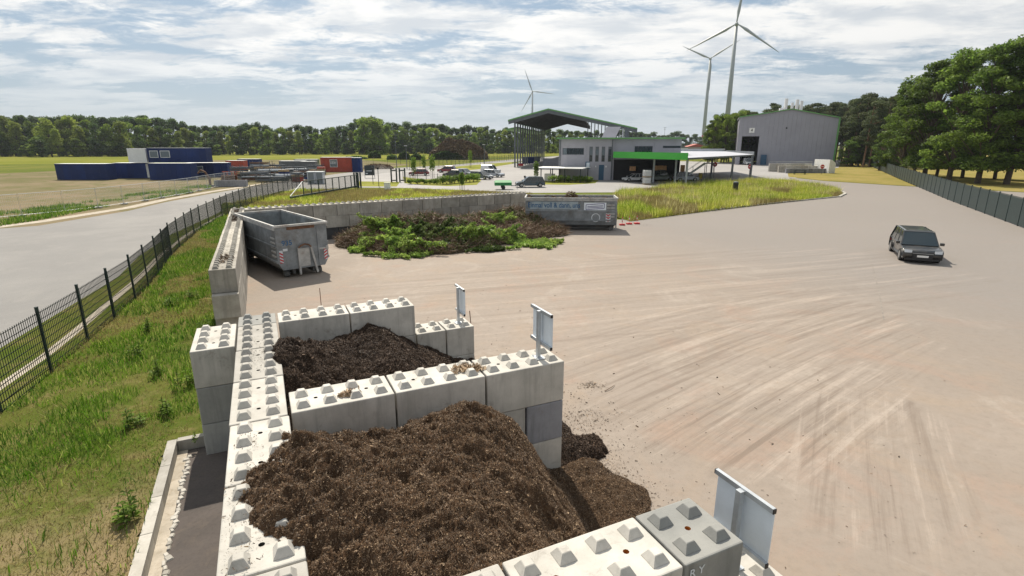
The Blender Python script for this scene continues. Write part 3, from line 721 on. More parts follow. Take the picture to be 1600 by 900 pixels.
sheet('gravel_border', [AB(-1.36, -14), AB(-1.36, 2.3), AB(-1.18, 2.3), AB(-1.18, -14)], .128, 'gravel')
sheet('verge_outside', [(-9.5, -8), (-11, 5), (-14, 16), (-18, 25.8), (-20.5, 30.9), (-23.4, 38.8), (-28.8, 58), (-32, 77), (-33, 77), (-30, 58), (-25, 38.8), (-22, 30.9), (-19.6, 25.8), (-16.5, 16), (-13.5, 5), (-12, -8)], -.035, 'verge_soil')
kerb('kerb', [AB(-1.45, -12), AB(-1.45, 2.42)], 'pale concrete edging between the grass verge and the narrow asphalt path', .17, 0.0, .36)
kerb('kerb', [AB(-1.36, 2.4), AB(-.83, 2.4)], 'short kerb end beside the block stack at the top of the path', .15, 0.0, .35)
# cobbles of the border
t = empty('cobble_row', (*AB(-1.15, 2), .128), yw, 'irregular row of pale broken cobbles along the narrow asphalt path', 'cobbles')
cm = [bevel(MB().box(-.09, .09, -.06, .06, -.03, .035).mesh('cobble', 'kerb_concrete'), .02, 1) for _ in range(1)][0]
for i in range(118):
    o = linkmesh('cobble', cm, t, (-i * .115 + random.uniform(-.02, .02), random.uniform(-.035, .035), random.uniform(-.024, -.012)), random.uniform(-.5, .5)); o.scale = (random.uniform(.5, .8), random.uniform(.45, 1.0), 1)

# ------------------------------------------------------------------ grass
def blades(name, x, y, z, h, w, mat, label, lean=.45, seg=2, parent=None):
    n = len(x); th = rng.uniform(0, 2 * PI, n); la = rng.uniform(0, 2 * PI, n); ln = np.abs(rng.normal(0, lean, n))
    h = h * rng.lognormal(0, .3, n); w = w * rng.uniform(.7, 1.3, n)
    s = np.stack([np.cos(th), np.sin(th), np.zeros(n)], -1) * (w / 2)[:, None]
    base = np.stack([x, y, z], -1); d = np.stack([np.cos(la) * ln, np.sin(la) * ln, np.ones(n)], -1)
    if seg == 1:
        V = np.stack([base - s, base + s, base + d * h[:, None]], 1).reshape(-1, 3); Fc = np.arange(3 * n).reshape(n, 3)
    else:
        mid = base + np.stack([np.cos(la) * ln * .35, np.sin(la) * ln * .35, np.full(n, .6)], -1) * h[:, None]
        tip = base + np.stack([np.cos(la) * ln * 1.3, np.sin(la) * ln * 1.3, np.full(n, .95)], -1) * h[:, None]
        V = np.stack([base - s, base + s, mid + s * .8, tip, mid - s * .8], 1).reshape(-1, 3)
        i = np.arange(n) * 5; Fc = np.concatenate([np.stack([i, i + 1, i + 2], -1), np.stack([i, i + 2, i + 4], -1), np.stack([i + 4, i + 2, i + 3], -1)])
    o = linkmesh(name, npmesh(name, V, Fc, mat, 3), parent); tag(o, label, 'grass', None, 'stuff'); return o
def verge_pts(n, lo, hi):
    x, y = fill(VG, n); a = (x - O.x) * U.x + (y - O.y) * U.y; d = np.hypot(x, y)
    k = (d > lo) & (d < hi) & (a < -1.0); return x[k], y[k]
def clump(x, y, s, t): return fbm(x * s, y * s, 4) > t
x, y = verge_pts(560000, 3, 19); dens = fbm(x * .9, y * .9, 4); a = (x - O.x) * U.x + (y - O.y) * U.y; b = (x - O.x) * W.x + (y - O.y) * W.y
near = sstep(3.8, .2, b) * (.36 + .6 * fbm(x * .6 + 40, y * .6, 3))
k = dens > .37 + near * rng.random(len(x)) * 1.6; g = (x[k], y[k])
blades('verge_grass', *g, vz(*g), .13 + .22 * (fbm(g[0] * .7 + 3, g[1] * .7, 3) - .3), .015, 'grass_verge', 'fresh green grass of the near verge between fence and spine')
kd = ~k & (rng.random(len(x)) < .8); g = (x[kd], y[kd]); kn = rng.random(kd.sum()) < np.where(b[kd] < 2.5, .55, 1.0); g = (g[0][kn], g[1][kn]); blades('dry_verge_grass', *g, vz(*g), .09, .011, 'grass_dry', 'straw coloured dry grass on the near verge by the kerb', .8, 1)
x, y = verge_pts(420000, 19, 62); dens = fbm(x * .5 + 2, y * .5, 4); k = dens > .40; g = (x[k], y[k])
blades('verge_grass', *g, vz(*g), .16, .028, 'grass_verge', 'green grass along the far verge between fence and left wall', .4, 1)
g = (x[~k], y[~k]); blades('dry_verge_grass', *g, vz(*g), .10, .026, 'grass_dry', 'yellowed patches of grass on the far verge beside the fence', .6, 1)
x, y = fill(ISL, 330000); f = fbm(x * .25, y * .25, 4); k = f < .56; hh = .35 + .75 * fbm(x * .35 + 5, y * .35, 3)
blades('meadow_grass', x[k], y[k], np.full(k.sum(), .02), hh[k] * .75, .045, 'grass_meadow', 'tall yellow-green flowering meadow grass on the island right of the far skip', .35, 1)
blades('dry_meadow_grass', x[~k], y[~k], np.full((~k).sum(), .02), hh[~k] * .55, .04, 'grass_dry', 'dry seeding grass in patches on the same island', .4, 1)
x, y = fill(ISL, 45000); f = fbm(x * .3 + 30, y * .3, 3); k = f > .48
blades('seed_heads', x[k], y[k], np.full(k.sum(), .02), .62, .05, 'seed_head', 'pale seed heads standing above the meadow grass of the island', .3, 1)
x, y = fill(STRIP, 90000); f = fbm(x * .2 + 8, y * .2, 3); k = f < .52
blades('strip_grass', x[k], y[k], np.full(k.sum(), -.02), .30, .045, 'grass_meadow', 'grass strip behind the back wall in front of the sliding gate', .4, 1)
blades('dry_strip_grass', x[~k], y[~k], np.full((~k).sum(), -.02), .28, .045, 'grass_dry', 'dry reddish grass patches behind the back wall', .4, 1)
x, y = fill(VG, 1500000); d = np.hypot(x, y); a = (x - O.x) * U.x + (y - O.y) * U.y; k = (d < 14.5) & (a < -1.55) & (rng.random(len(x)) < .9); x, y = x[k], y[k]; b = (x - O.x) * W.x + (y - O.y) * W.y
f = fbm(x * 1.3 + 60, y * 1.3, 4) + .30 * sstep(3.6, -.2, b); k = f < .56
blades('short_turf', x[k], y[k], vz(x[k], y[k]), .055, .012, 'grass_verge', 'short green turf between the taller tufts of the near verge', .9, 1)
blades('short_dry_turf', x[~k], y[~k], vz(x[~k], y[~k]), .045, .011, 'grass_dry', 'short withered turf in patches of the near verge', 1.1, 1)
# leafy weeds on the verge
def weed_mesh(seed, n=26):
    r = np.random.default_rng(seed); mb = MB()
    for i in range(n):
        t = r.uniform(0, 2 * PI); z = r.uniform(.02, .42); L_ = r.uniform(.09, .2) * (1 - z * .8); el = r.uniform(.1, .8)
        d = Vector((math.cos(t) * math.cos(el), math.sin(t) * math.cos(el), math.sin(el))); s = Vector((-math.sin(t), math.cos(t), r.uniform(-.3, .3))) * L_ * .22
        p = Vector((0, 0, z)); m_ = p + d * L_ * .55
        mb.add([p, m_ - s, p + d * L_ + Vector((0, 0, -.04)), m_ + s], [(0, 1, 2, 3)])
    mb.tube([(0, 0, 0), (0, 0, .45)], .006, 4, 1); return mb.mesh('leaves', ['leaf_bright', 'leaf_dark'])
WM = [weed_mesh(i) for i in range(4)]
wl = {(245, 592): 'broad leafy weed in the grass left of the block stack', (207, 672): 'dark leafy weed at the left edge of the near grass', (255, 655): 'bright leafy weed on the bare ground above the kerb',
      (296, 610): 'tall weed leaning against the block stack', (318, 520): 'weed growing under the end of the long left wall', (270, 480): 'weed cluster between fence and left wall end', (205, 821): 'small weed in the dry grass beside the kerb',
      (290, 700): 'tiny weed growing in the corner of the kerb', (240, 520): 'pale weed in the middle of the verge', (300, 470): 'yellowish weed close to the left wall', (215, 560): 'small green weed at the left of the verge'}
for (px, py), lab in wl.items():
    x, y = G(px, py, .2); t = empty('weed', (x, y, float(vz(np.array([x]), np.array([y]))[0])), random.uniform(0, 6), lab, 'weed', 'leafy weeds on the verge')
    for j in range(1 if py == 700 else 4):
        o = linkmesh('stem', WM[j % 4], t, (random.uniform(-.18, .18), random.uniform(-.18, .18), 0), random.uniform(0, 6)); o.scale = (1, 1, random.uniform(.6, 1.1)) if py != 700 else (.5, .5, .5)

# ------------------------------------------------------------------ bar mesh fence
FL = [(-8.8, -8), (-9.6, -2), (-10.6, 5), (-12.1, 11), (-13.7, 16), (-15.55, 21.3), (-17.5, 25.8), (-19.9, 30.9), (-22.9, 38.8), (-26.0, 49.0), (-28.3, 58.0), (-30.2, 68.0), (-31.6, 77), (-32.6, 84)]
def resample(P, d):
    P = [Vector(p) for p in P]; out = [P[0].copy()]; rem = d
    for a, b in zip(P, P[1:]):
        L_ = (b - a).length; t = rem
        while t <= L_: out.append(a + (b - a) * (t / L_)); t += d
        rem = t - L_
    return out
def panel_mesh(h=1.85, L_=2.5, near=True, nv=25):
    mb = MB(); r = .0075 if near else .010
    for i in range(nv): x = .05 + (L_ - .1) * i / (nv - 1); mb.bar((x, 0, .05), (x, 0, h), r * 1.6)
    for i in range(10): z = .07 + (h - .12) * i / 9; mb.bar((.04, .008, z), (L_ - .04, .008, z), r * 2)
    return mb.mesh('mesh_panel', 'wire_green')
PM = [panel_mesh(), panel_mesh(near=False, nv=21)]
post_m = MB().box(-.04, .04, -.03, .03, -.3, 1.98).box(-.044, .044, -.034, .034, 1.98, 2.0).mesh('post', 'dark_green_steel')
t = empty('mesh_fence', (FL[0][0], FL[0][1], 0), 0, 'long dark bar mesh fence curving between the road and the grass verge', 'fence')
pts = resample(FL, 2.5)
for i, (p, q2) in enumerate(zip(pts, pts[1:])):
    zz = float(vz(np.array([p.x]), np.array([p.y]))[0]) * .3; d = q2 - p; yaw = math.atan2(d.y, d.x)
    linkmesh('post', post_m, t, (p.x - FL[0][0], p.y - FL[0][1], zz), yaw)
    linkmesh('mesh_panel', PM[0 if i < 22 else 1], t, (p.x - FL[0][0], p.y - FL[0][1], zz), yaw)
# second fence by the perimeter road and the parking
def far_fence(label, P, sp=2.5, h=1.8):
    t = empty('mesh_fence', (*P[0], 0), 0, label, 'fence'); pm = MB().box(-.035, .035, -.035, .035, 0, h + .1).mesh('post', 'dark_green_steel')
    mb = MB(); L_ = sp
    for i in range(9): mb.bar((L_ * i / 9, 0, .05), (L_ * i / 9, 0, h), .012)
    for z in (.1, h * .5, h - .05): mb.bar((0, 0, z), (L_, 0, z), .02)
    me = mb.mesh('mesh_panel', 'wire_green'); pts = resample(P, sp)
    for p, q2 in zip(pts, pts[1:]):
        d = q2 - p; yaw = math.atan2(d.y, d.x); linkmesh('post', pm, t, (p.x - P[0][0], p.y - P[0][1], 0), yaw); linkmesh('mesh_panel', me, t, (p.x - P[0][0], p.y - P[0][1], 0), yaw)
far_fence('thin fence along the perimeter road behind the parked cars', gp([(640, 266), (700, 260), (760, 254.5), (805, 250)]), 3.2, 2.2)
far_fence('thin fence in front of the parking beds right of the gate posts', gp([(630, 283), (660, 286), (700, 288), (740, 287)]), 2.5, 1.6)
far_fence('wire fence along the edge of the field behind the storage yard', gp([(560, 259), (620, 257.5), (690, 254.5), (760, 250), (810, 246.5)]), 5, 2.2)
# temporary site fence on the left
def heras(label, P, sp):
    t = empty('site_fence', (*P[0], 0), 0, label, 'fence'); pts = resample(P, sp); mb = MB(); L_ = sp - .1
    mb.tube([(0, 0, .1), (0, 0, 2.0), (L_, 0, 2.0), (L_, 0, .1), (0, 0, .1)], .025, 5)
    for i in range(1, 24): mb.bar((L_ * i / 24, 0, .1), (L_ * i / 24, 0, 2), .008)
    for i in range(1, 6): mb.bar((0, 0, .1 + i * .32), (L_, 0, .1 + i * .32), .008)
    me = mb.mesh('mesh_panel', 'galv'); ft = MB().box(-.35, .35, -.12, .12, 0, .12).mesh('foot', 'concrete_grey')
    for p, q2 in zip(pts, pts[1:]):
        d = q2 - p; yaw = math.atan2(d.y, d.x); l = (p.x - P[0][0], p.y - P[0][1], 0); linkmesh('mesh_panel', me, t, l, yaw); linkmesh('foot', ft, t, l, yaw + PI / 2)
heras('galvanised temporary fence with concrete feet in front of the blue cabins', gp([(-40, 345), (130, 328), (215, 316), (290, 303), (340, 292), (378, 286)]), 3.5)

# ------------------------------------------------------------------ sliding gate
def gate():
    p0 = Vector(G(475, 309)); p1 = Vector(G(559, 294)); d = p1 - p0; L_ = d.length; yaw = math.atan2(d.y, d.x)
    t = empty('sliding_gate', (p0.x, p0.y, 0), yaw, 'dark sliding gate standing open behind the back wall, slanted brace at its left end', 'gate')
    MB().box(-3.0, L_, -.08, .08, .18, .42).build('bottom_beam', 'dark_green_steel', t)
    MB().box(0, L_, -.05, .05, 1.92, 2.02).build('top_rail', 'dark_green_steel', t)
    MB().bar((-3.0, 0, .43), (0, 0, 1.97), .07).build('brace', 'galv', t)
    n = 9
    up = MB().box(-.07, .07, -.045, .045, .425, 1.915).mesh('upright', 'dark_green_steel')
    for i in range(n): linkmesh('upright', up, t, (L_ * i / (n - 1) * .985 + .05, 0, 0))
    inf = MB()
    for i in range(10): inf.bar((L_ / 8 * (i + .5) / 10, 0, .43), (L_ / 8 * (i + .5) / 10, 0, 1.9), .02)
    me = inf.mesh('infill_bars', 'dark_green_steel')
    for i in range(n - 1): linkmesh('infill_bars', me, t, (L_ * i / (n - 1) * .985 + .05, 0, 0))
    for x in (L_ - .3, L_ + .5):
        for s in (-1, 1): MB().box(x - .1, x + .1, s * .3 - .09, s * .3 + .09, 0, 2.3).build('guide_post', 'dark_green_steel', t)
gate()
for px, lab in ((616, 'left one of the two dark gate posts by the entrance bed'), (629, 'right one of the two dark gate posts by the entrance bed')):
    x, y = G(px, 284.5); t = empty('gate_post', (x, y, 0), .1, lab, 'post')
    for s in (-1, 1): MB().box(s * .45 - .12, s * .45 + .12, -.12, .12, 0, 2.4).build('upright', 'dark_green_steel', t)
    MB().box(-.3, .3, -.08, .08, 1.9, 2.1).box(-.3, .3, -.08, .08, .2, .4).build('cross_bar', 'dark_green_steel', t)

# ------------------------------------------------------------------ roll-off skips
def skip(name, label, p_fl, yaw, L_, H_, wd=2.5, sideways=False):
    """origin at front left bottom; +x = width of the front, +y = length away"""
    t = empty(name, (*p_fl, 0), yaw, label, 'skip', 'roll-off skips')
    zb = .42; e = .05; rz = .8   # bottom, thickness, where the lower corners start
    sec = [(0, H_), (0, rz), (.22, zb), (wd - .22, zb), (wd, rz), (wd, H_)]
    for nm, y0, y1 in (('front_wall', 0, e), ('rear_wall', L_ - e, L_)): MB().prism(sec, y0, y1).build(nm, 'skip_grey', t)
    def plank(nm, x0, z0, x1, z1, nx, nz):
        vs = [(x0, e, z0), (x1, e, z1), (x1, L_ - e, z1), (x0, L_ - e, z0)]; vs += [(a + nx * e, b, c + nz * e) for a, b, c in vs]
        MB().add(vs, [(0, 1, 2, 3), (7, 6, 5, 4), (0, 4, 5, 1), (1, 5, 6, 2), (2, 6, 7, 3), (3, 7, 4, 0)]).build(nm, ['skip_grey'], t)
    plank('side_wall', 0, H_, 0, rz, 1, 0); plank('side_wall', wd, H_, wd, rz, -1, 0)
    plank('chamfer_plate', 0, rz, .22, zb, .7, .7); plank('chamfer_plate', wd, rz, wd - .22, zb, -.7, .7)
    MB().box(.2, wd - .2, e, L_ - e, zb, zb + e).build('floor', 'skip_inner', t)
    r = MB(); q = .07
    r.box(-q, wd + q, -q, .03, H_, H_ + .1).box(-q, wd + q, L_ - .03, L_ + q, H_, H_ + .1)
    r.box(-q, .03, .031, L_ - .031, H_ + .002, H_ + .098).box(wd - .03, wd + q, .031, L_ - .031, H_ + .002, H_ + .098)
    bevel(r.mesh('rim', 'skip_rim'), .02).name = 'rim'; o = linkmesh('rim', r.mesh('rim', 'skip_rim'), t)
    for s, x in ((-1, 0), (1, wd)):
        for z, h in ((rz - .02, .1), (rz + (H_ - rz) * .42, .09), (H_ - .14, .13)):
            MB().box(min(x, x + s * .05), max(x, x + s * .05), .02, L_ - .02, z, z + h).build('side_rib', 'skip_rim' if z > H_ - .3 else 'skip_grey', t)
    for s, x in ((-1, 0), (1, wd)):
        for k in range(5): MB().box(min(x, x + s * .03), max(x, x + s * .03), .15, .75, rz + .25 + k * .22, rz + .33 + k * .22).build('ladder_rung', 'skip_rim', t)
    for x in (.7, wd - .82): MB().box(x, x + .12, .1, L_ - .1, .16, zb).build('skid_rail', 'skip_inner', t)
    for x in (.45, wd - .45): MB().tube([(x - .12, .35, .17), (x + .12, .35, .17)], .17, 12).build('roller', 'skip_inner', t)
    for x in (.45, wd - .45): MB().tube([(x - .12, L_ - .35, .17), (x + .12, L_ - .35, .17)], .17, 12).build('roller', 'skip_inner', t)
    return t
# nearer skip, front towards the camera
c1 = skip('roll_off_skip', 'grey skip with hook frame and blue number, in the left corner of the yard', (-11.25, 25.15), R(41), 6.6, 2.52, 2.5)
f = MB()
for x0, x1 in ((1.0, 1.0), (1.62, 1.85)): f.bar((x0, -.06, 1.45), (x1, -.06, .12), .09, .1)
f.build('hook_frame', 'skip_rim', c1)
MB().tube([(1.0, -.09, 1.45), (1.12, -.12, 1.56), (1.31, -.13, 1.62), (1.5, -.12, 1.56), (1.62, -.09, 1.45)], .04, 8).build('hook_bar', 'rusty_steel', c1)
MB().box(1.05, 1.55, -.02, -.001, .5, 1.4).build('hook_plate', 'skip_rim', c1)
for x in (1.98,): MB().box(x, x + .07, -.05, -.002, .5, 2.4).build('front_rib', 'skip_grey', c1)
MB().box(2.05, 2.4, -.05, -.003, 1.25, 1.33).box(2.38, 2.5, -.08, -.003, 1.2, 1.4).build('latch', 'skip_rim', c1)
textmesh('number', '935', .34, 'text_blue', c1, (.50, -.008, 1.73), (PI / 2, 0, 0))
MB().box(.28, .5, -.008, -.002, 1.35, 1.47).build('sticker', 'text_white', c1)
MB().box(.55, 1.9, -.012, -.002, 2.36, 2.5).build('rust_patch', 'rusty_steel', c1)
def chevron(parent, x0, z0, w, h, y, flip=1, ax='x'):
    base = MB().box(x0, x0 + w, y - .004, y, z0, z0 + h) ; o = base.build('marker_board', 'text_white', parent)
    n = 4
    for k in range(n):
        za = z0 + h * k / n; s = h / n * .5; sl = w * .6 * flip
        lo, hi = (za, za + sl) if flip > 0 else (za - sl, za)
        def cl(v): return max(z0, min(z0 + h, v))
        MB().add([(x0, y - .008, cl(za)), (x0 + w, y - .008, cl(za + sl)), (x0 + w, y - .008, cl(za + sl + s)), (x0, y - .008, cl(za + s))], [(0, 1, 2, 3)]).build('red_stripe', 'reflect_red', parent)
chevron(c1, .1, .78, .16, .62, -.006, -1); chevron(c1, 2.28, .7, .16, .62, -.006, 1)
# farther skip, long side towards the camera
def skip_side_local():
    c2 = skip('roll_off_skip', 'long grey-blue roll-off skip with blue lettering at the right end of the back wall', (8.05, 40.25), R(86), 6.85, 2.36, 2.45)
    return c2
# its length runs along world -x: origin front-left at right end, width away from camera
c2 = skip('roll_off_skip', 'long grey-blue skip with blue lettering beside the garden waste', (7.85, 42.65), R(86 - 0), 6.85, 2.4, 2.45)
c2.location = (7.85, 40.15, 0); c2.rotation_euler = (0, 0, R(90 - 4)); 
# local +x points away from the camera, +y points left; the side wall x=0 faces the camera
rx = (PI / 2, 0, -PI / 2)
MB().box(-.009, -.003, 2.9, 6.5, 1.62, 2.2).build('lettering_panel', 'panel_pale', c2)
textmesh('lettering', 'Einmal voll & dann, uns', .54, 'text_blue', c2, (-.014, 4.7, 1.92), rx, .78)
fr = MB()
for (y0, z0, y1, z1) in ((.95, 2.08, 2.3, 1.98), (.95, 1.72, 2.3, 1.62), (.95, 2.08, .95, 1.72), (2.3, 1.98, 2.3, 1.62), (1.05, 1.92, 2.2, 1.84), (1.05, 1.82, 2.2, 1.74)): fr.bar((-.012, y0, z0), (-.012, y1, z1), .004, .045)
fr.build('stamp_print', 'text_purple', c2)
MB().box(-.008, -.003, .8, 2.45, 1.58, 2.14).build('stamp_panel', 'plate_white', c2)
rg = MB(); n = 20
for k in range(n):
    a0, a1 = 2 * PI * k / n, 2 * PI * (k + 1) / n; rg.bar((-.012, 1.55 + .3 * math.cos(a0), 1.02 + .3 * math.sin(a0)), (-.012, 1.55 + .3 * math.cos(a1), 1.02 + .3 * math.sin(a1)), .004, .06)
rg.build('ring_emblem', 'text_white', c2)
for k, z in enumerate((.72, .92, 1.12)):
    MB().add([(-.012, .62, z), (-.012, .78, z + .1), (-.012, .78, z + .2), (-.012, .62, z + .1)], [(0, 1, 2, 3)]).add([(-.012, .62, z), (-.012, .46, z + .1), (-.012, .46, z + .2), (-.012, .62, z + .1)], [(0, 1, 2, 3)]).build('red_stripe', 'reflect_red', c2)
MB().box(-.009, -.003, .44, .8, .7, 1.36).build('marker_board', 'text_white', c2)
# end wall frame of the far skip
MB().bar((.6, -.06, 1.5), (.6, -.06, .1), .09).bar((1.8, -.06, 1.5), (1.8, -.06, .1), .09).bar((.6, -.06, 1.5), (1.8, -.06, 1.5), .09).build('hook_frame', 'skip_rim', c2)

# ------------------------------------------------------------------ garden waste pile
def leafcloud(c, r, n, size, rngl, squash=.7):
    """leaf quads spread over a blob"""
    d = rngl.normal(0, 1, (n, 3)); d /= np.linalg.norm(d, axis=1)[:, None]; rad = rngl.uniform(.55, 1.05, n)[:, None]
    P = np.array(c) + d * rad * np.array([r, r, r * squash]); return leafquads(P, size, rngl, d)
def leafquads(P, size, rngl, nrm=None):
    n = len(P); a = rngl.normal(0, 1, (n, 3)); a /= np.linalg.norm(a, axis=1)[:, None]
    b = rngl.normal(0, 1, (n, 3))
    if nrm is not None: b = b * .7 + np.cross(a, nrm) 
    b = b - a * (a * b).sum(1)[:, None]; b /= np.linalg.norm(b, axis=1)[:, None] + 1e-9
    L_ = (size * rngl.lognormal(0, .3, n))[:, None]; w = L_ * .55
    return np.stack([P - a * L_ / 2, P + b * w / 2, P + a * L_ / 2, P - b * w / 2], 1)
def pile_h(x, y, B):
    z = np.zeros_like(x)
    for (cx, cy, r, h) in B: z = np.maximum(z, h * np.clip(1 - ((x - cx) ** 2 + (y - cy) ** 2) / r ** 2, 0, 1) ** .6)
    return z * (.45 + 1.1 * fbm(x * 1.3, y * 1.3, 5, .65))
PB = []
for (px, py, r, h) in ((572, 381, 1.9, 1.3), (600, 377, 2.4, 1.9), (635, 375, 2.6, 2.0), (670, 374, 2.8, 1.9), (705, 370, 3, 1.7), (740, 366, 3, 1.6), (775, 362, 3, 1.5), (810, 357, 3, 1.9), (838, 357, 2.2, 1.2), (640, 391, 1.9, 1.0), (690, 387, 2.2, 1.1), (735, 380, 2.2, 1.0), (775, 373, 2.2, .9), (812, 369, 2.2, .9), (850, 365, 1.8, .7), (600, 388, 1.5, .9)):
    x, y = G(px, py); PB.append((x, y, r, h * .72))
P = np.array([(p[0], p[1]) for p in PB]); lo = P.min(0) - 3.5; hi = P.max(0) + 3.5
X, Y = np.meshgrid(np.arange(lo[0], hi[0], .12), np.arange(lo[1], hi[1], .12)); Z = pile_h(X, Y, PB) - .03
bx = np.array([math.cos(R(34)), math.sin(R(34))]); dist = -(X + 17.35) * bx[1] + (Y - 33.35) * bx[0]
idx = np.arange(X.size).reshape(X.shape); q = np.stack([idx[:-1, :-1], idx[:-1, 1:], idx[1:, 1:], idx[1:, :-1]], -1).reshape(-1, 4)
k = (Z.ravel()[q].max(1) > -.02) & (dist.ravel()[q].max(1) < .1)
pile = linkmesh('green_waste_pile', npmesh('green_waste_pile', np.stack([X, Y, Z], -1).reshape(-1, 3), q[k], 'waste_soil', 4)); tag(pile, 'long heap of cut branches and garden waste along the back wall', 'garden waste')
def onpile(n, jit=.0):
    x = rng.uniform(lo[0], hi[0], n); y = rng.uniform(lo[1], hi[1], n); z = pile_h(x, y, PB)
    dd = -(x + 17.35) * bx[1] + (y - 33.35) * bx[0]; k = (z > .08) & (dd < -.05); return x[k], y[k], z[k]
x, y, z = onpile(62000); n = len(x)
d = rng.normal(0, 1, (n, 3)); d[:, 2] = np.abs(d[:, 2]) * .6; d /= np.linalg.norm(d, axis=1)[:, None]; L_ = rng.uniform(.15, 1.0, n)[:, None]; s = rng.normal(0, 1, (n, 3)); s -= d * (s * d).sum(1)[:, None]; s /= np.linalg.norm(s, axis=1)[:, None]; w = .012 + .012 * rng.random((n, 1))
B0 = np.stack([x, y, z], -1) - d * L_ * .3; V = np.stack([B0 - s * w, B0 + s * w, B0 + d * L_ + s * w * .4, B0 + d * L_ - s * w * .4], 1).reshape(-1, 3)
o = linkmesh('twigs', npmesh('twigs', V, np.arange(4 * n).reshape(n, 4), 'twig_chips', 4), pile); o['kind'] = 'stuff'
x, y, z = onpile(60000); f = fbm(x * .45 + 2, y * .45 + 7, 3); k = f > .46; x, y, z = x[k], y[k], z[k]
z = z + rng.random(len(z)) * .15
V = leafquads(np.stack([x, y, z], -1), .15, rng).reshape(-1, 3); o = linkmesh('leaf_litter', npmesh('leaf_litter', V, np.arange(len(V)).reshape(-1, 4), 'leaf_waste_dark', 4), pile); o['kind'] = 'stuff'
clumps = [(597, 347, 1.15, .85, 0, 'tall leafy green bush cuttings at the left end of the waste pile'), (617, 352, .9, .7, 0, 'second bright leafy cutting just right of the tallest one on the pile'),
          (562, 388, .85, .45, 0, 'small separate green clump at the far left foot of the pile'), (640, 396, 1.3, .4, 0, 'flat bright green cuttings at the front foot of the pile'), (614, 392, .7, .4, 0, 'low green cuttings left of the front foot of the pile'),
          (690, 378, 1.25, .8, 1, 'big dark green bushy cutting at the front of the pile'), (725, 383, .9, .45, 0, 'light green leafy clump right of the dark bushy cutting'), (765, 372, .9, .5, 1, 'dark green clump in the middle right of the pile'),
          (745, 364, .7, .5, 0, 'small fresh green clump amid the brown branches'), (793, 345, 1.3, 1.0, 0, 'leafy green branches on top of the right half of the pile'), (832, 366, 1.2, .6, 0, 'smooth green cuttings at the right foot of the pile before the far skip'),
          (858, 362, .9, .45, 0, 'last green clump at the right end of the pile'), (660, 352, 1.0, .9, 1, 'dark leafy branches near the back wall'), (806, 377, .7, .35, 0, 'rounded green clump of cuttings right front of the pile'), (780, 334, .9, .9, 0, 'green branches leaning at the back wall near the far skip')]
for i, (px, py, r, hz_, dk, lab) in enumerate(clumps):
    z0 = 1.5 if py < 358 else (.8 if py < 376 else .15); x, y = G(px, py, z0); rl = np.random.default_rng(100 + i); V = []
    mb = MB()
    for j in range(20):
        ox_, oy_ = rl.normal(0, r * .45), rl.normal(0, r * .28); zb_ = float(pile_h(np.array([x + ox_]), np.array([y + oy_]), PB)[0]); th_ = rl.uniform(0, 2 * PI); L_ = r * rl.uniform(.5, 1.25); up_ = rl.uniform(0, 1.0) if zb_ > .3 else rl.uniform(0, .25)
        n_ = 190; f_ = rl.uniform(.15, 1, n_); ex, ey = ox_ + math.cos(th_) * L_, oy_ + math.sin(th_) * L_ * .6
        P_ = np.stack([ox_ + (ex - ox_) * f_, oy_ + (ey - oy_) * f_, zb_ + .06 + up_ * L_ * f_ - .25 * L_ * f_ ** 2], -1) + rl.normal(0, .085, (n_, 3)) * (1.2 - .6 * f_)[:, None]
        zz_ = pile_h(x + P_[:, 0], y + P_[:, 1], PB); P_[:, 2] = np.maximum(P_[:, 2], zz_ + .05 + .16 * rl.random(n_)); V.append(leafquads(P_, .17 * rl.uniform(.7, 1.2), rl))
        mb.tube([(ox_, oy_, zb_), ((ox_ + ex) / 2, (oy_ + ey) / 2, zb_ + .08 + up_ * L_ * .5), (ex, ey, zb_ + .06 + (up_ - .25) * L_)], [.022, .016, .006], 4)
    V = np.concatenate(V).reshape(-1, 3); V[:, 2] = np.maximum(V[:, 2], .015)
    t = empty('cuttings', (x, y, 0), 0, lab, 'cuttings', 'green cuttings on the waste pile')
    linkmesh('leaves', npmesh('leaves', V, np.arange(len(V)).reshape(-1, 4), 'leaf_waste_dark' if dk else 'leaf_waste', 4), t)
    mb.build('stems', 'twig', t)
# waste lying in the skips
def skip_load(parent, w, L_, z, label, cat, mat, seed):
    rl = np.random.default_rng(seed); n = 2600; x = rl.uniform(.1, w - .1, n); y = rl.uniform(.1, L_ - .1, n); zz = z + (fbm(x * 1.5 + seed, y * 1.5, 3) - .5) * .7
    V = leafquads(np.stack([x, y, zz], -1), .16, rl).reshape(-1, 3); V[:, 0] = np.clip(V[:, 0], .06, w - .06); V[:, 1] = np.clip(V[:, 1], .06, L_ - .06)
    me = npmesh('skip_load', V, np.arange(len(V)).reshape(-1, 4), mat, 4); o = linkmesh('skip_load', me); o.location = parent.location; o.rotation_euler = parent.rotation_euler; tag(o, label, cat, None, 'stuff')
skip_load(c1, 2.5, 6.6, 1.45, 'wilted branches and leaves lying inside the nearer skip', 'garden waste', 'leaf_waste_dark', 5)
skip_load(c2, 2.45, 6.85, 2.2, 'brown branches filling the farther skip to its rim', 'garden waste', 'twig_chips', 6)
x, y = G(886, 300, 2.6); rl = np.random.default_rng(9); V = np.concatenate([leafcloud((0, 0, .1), .42, 420, .1, rl, .7), leafcloud((.3, .1, 0), .3, 200, .1, rl, .6)]).reshape(-1, 3)
o = linkmesh('root_ball', npmesh('root_ball', V, np.arange(len(V)).reshape(-1, 4), 'twig_chips', 4)); o.location = (4.5, 41.6, 2.5); tag(o, 'dark bushy root ball sticking out above the rim of the far skip', 'root ball')
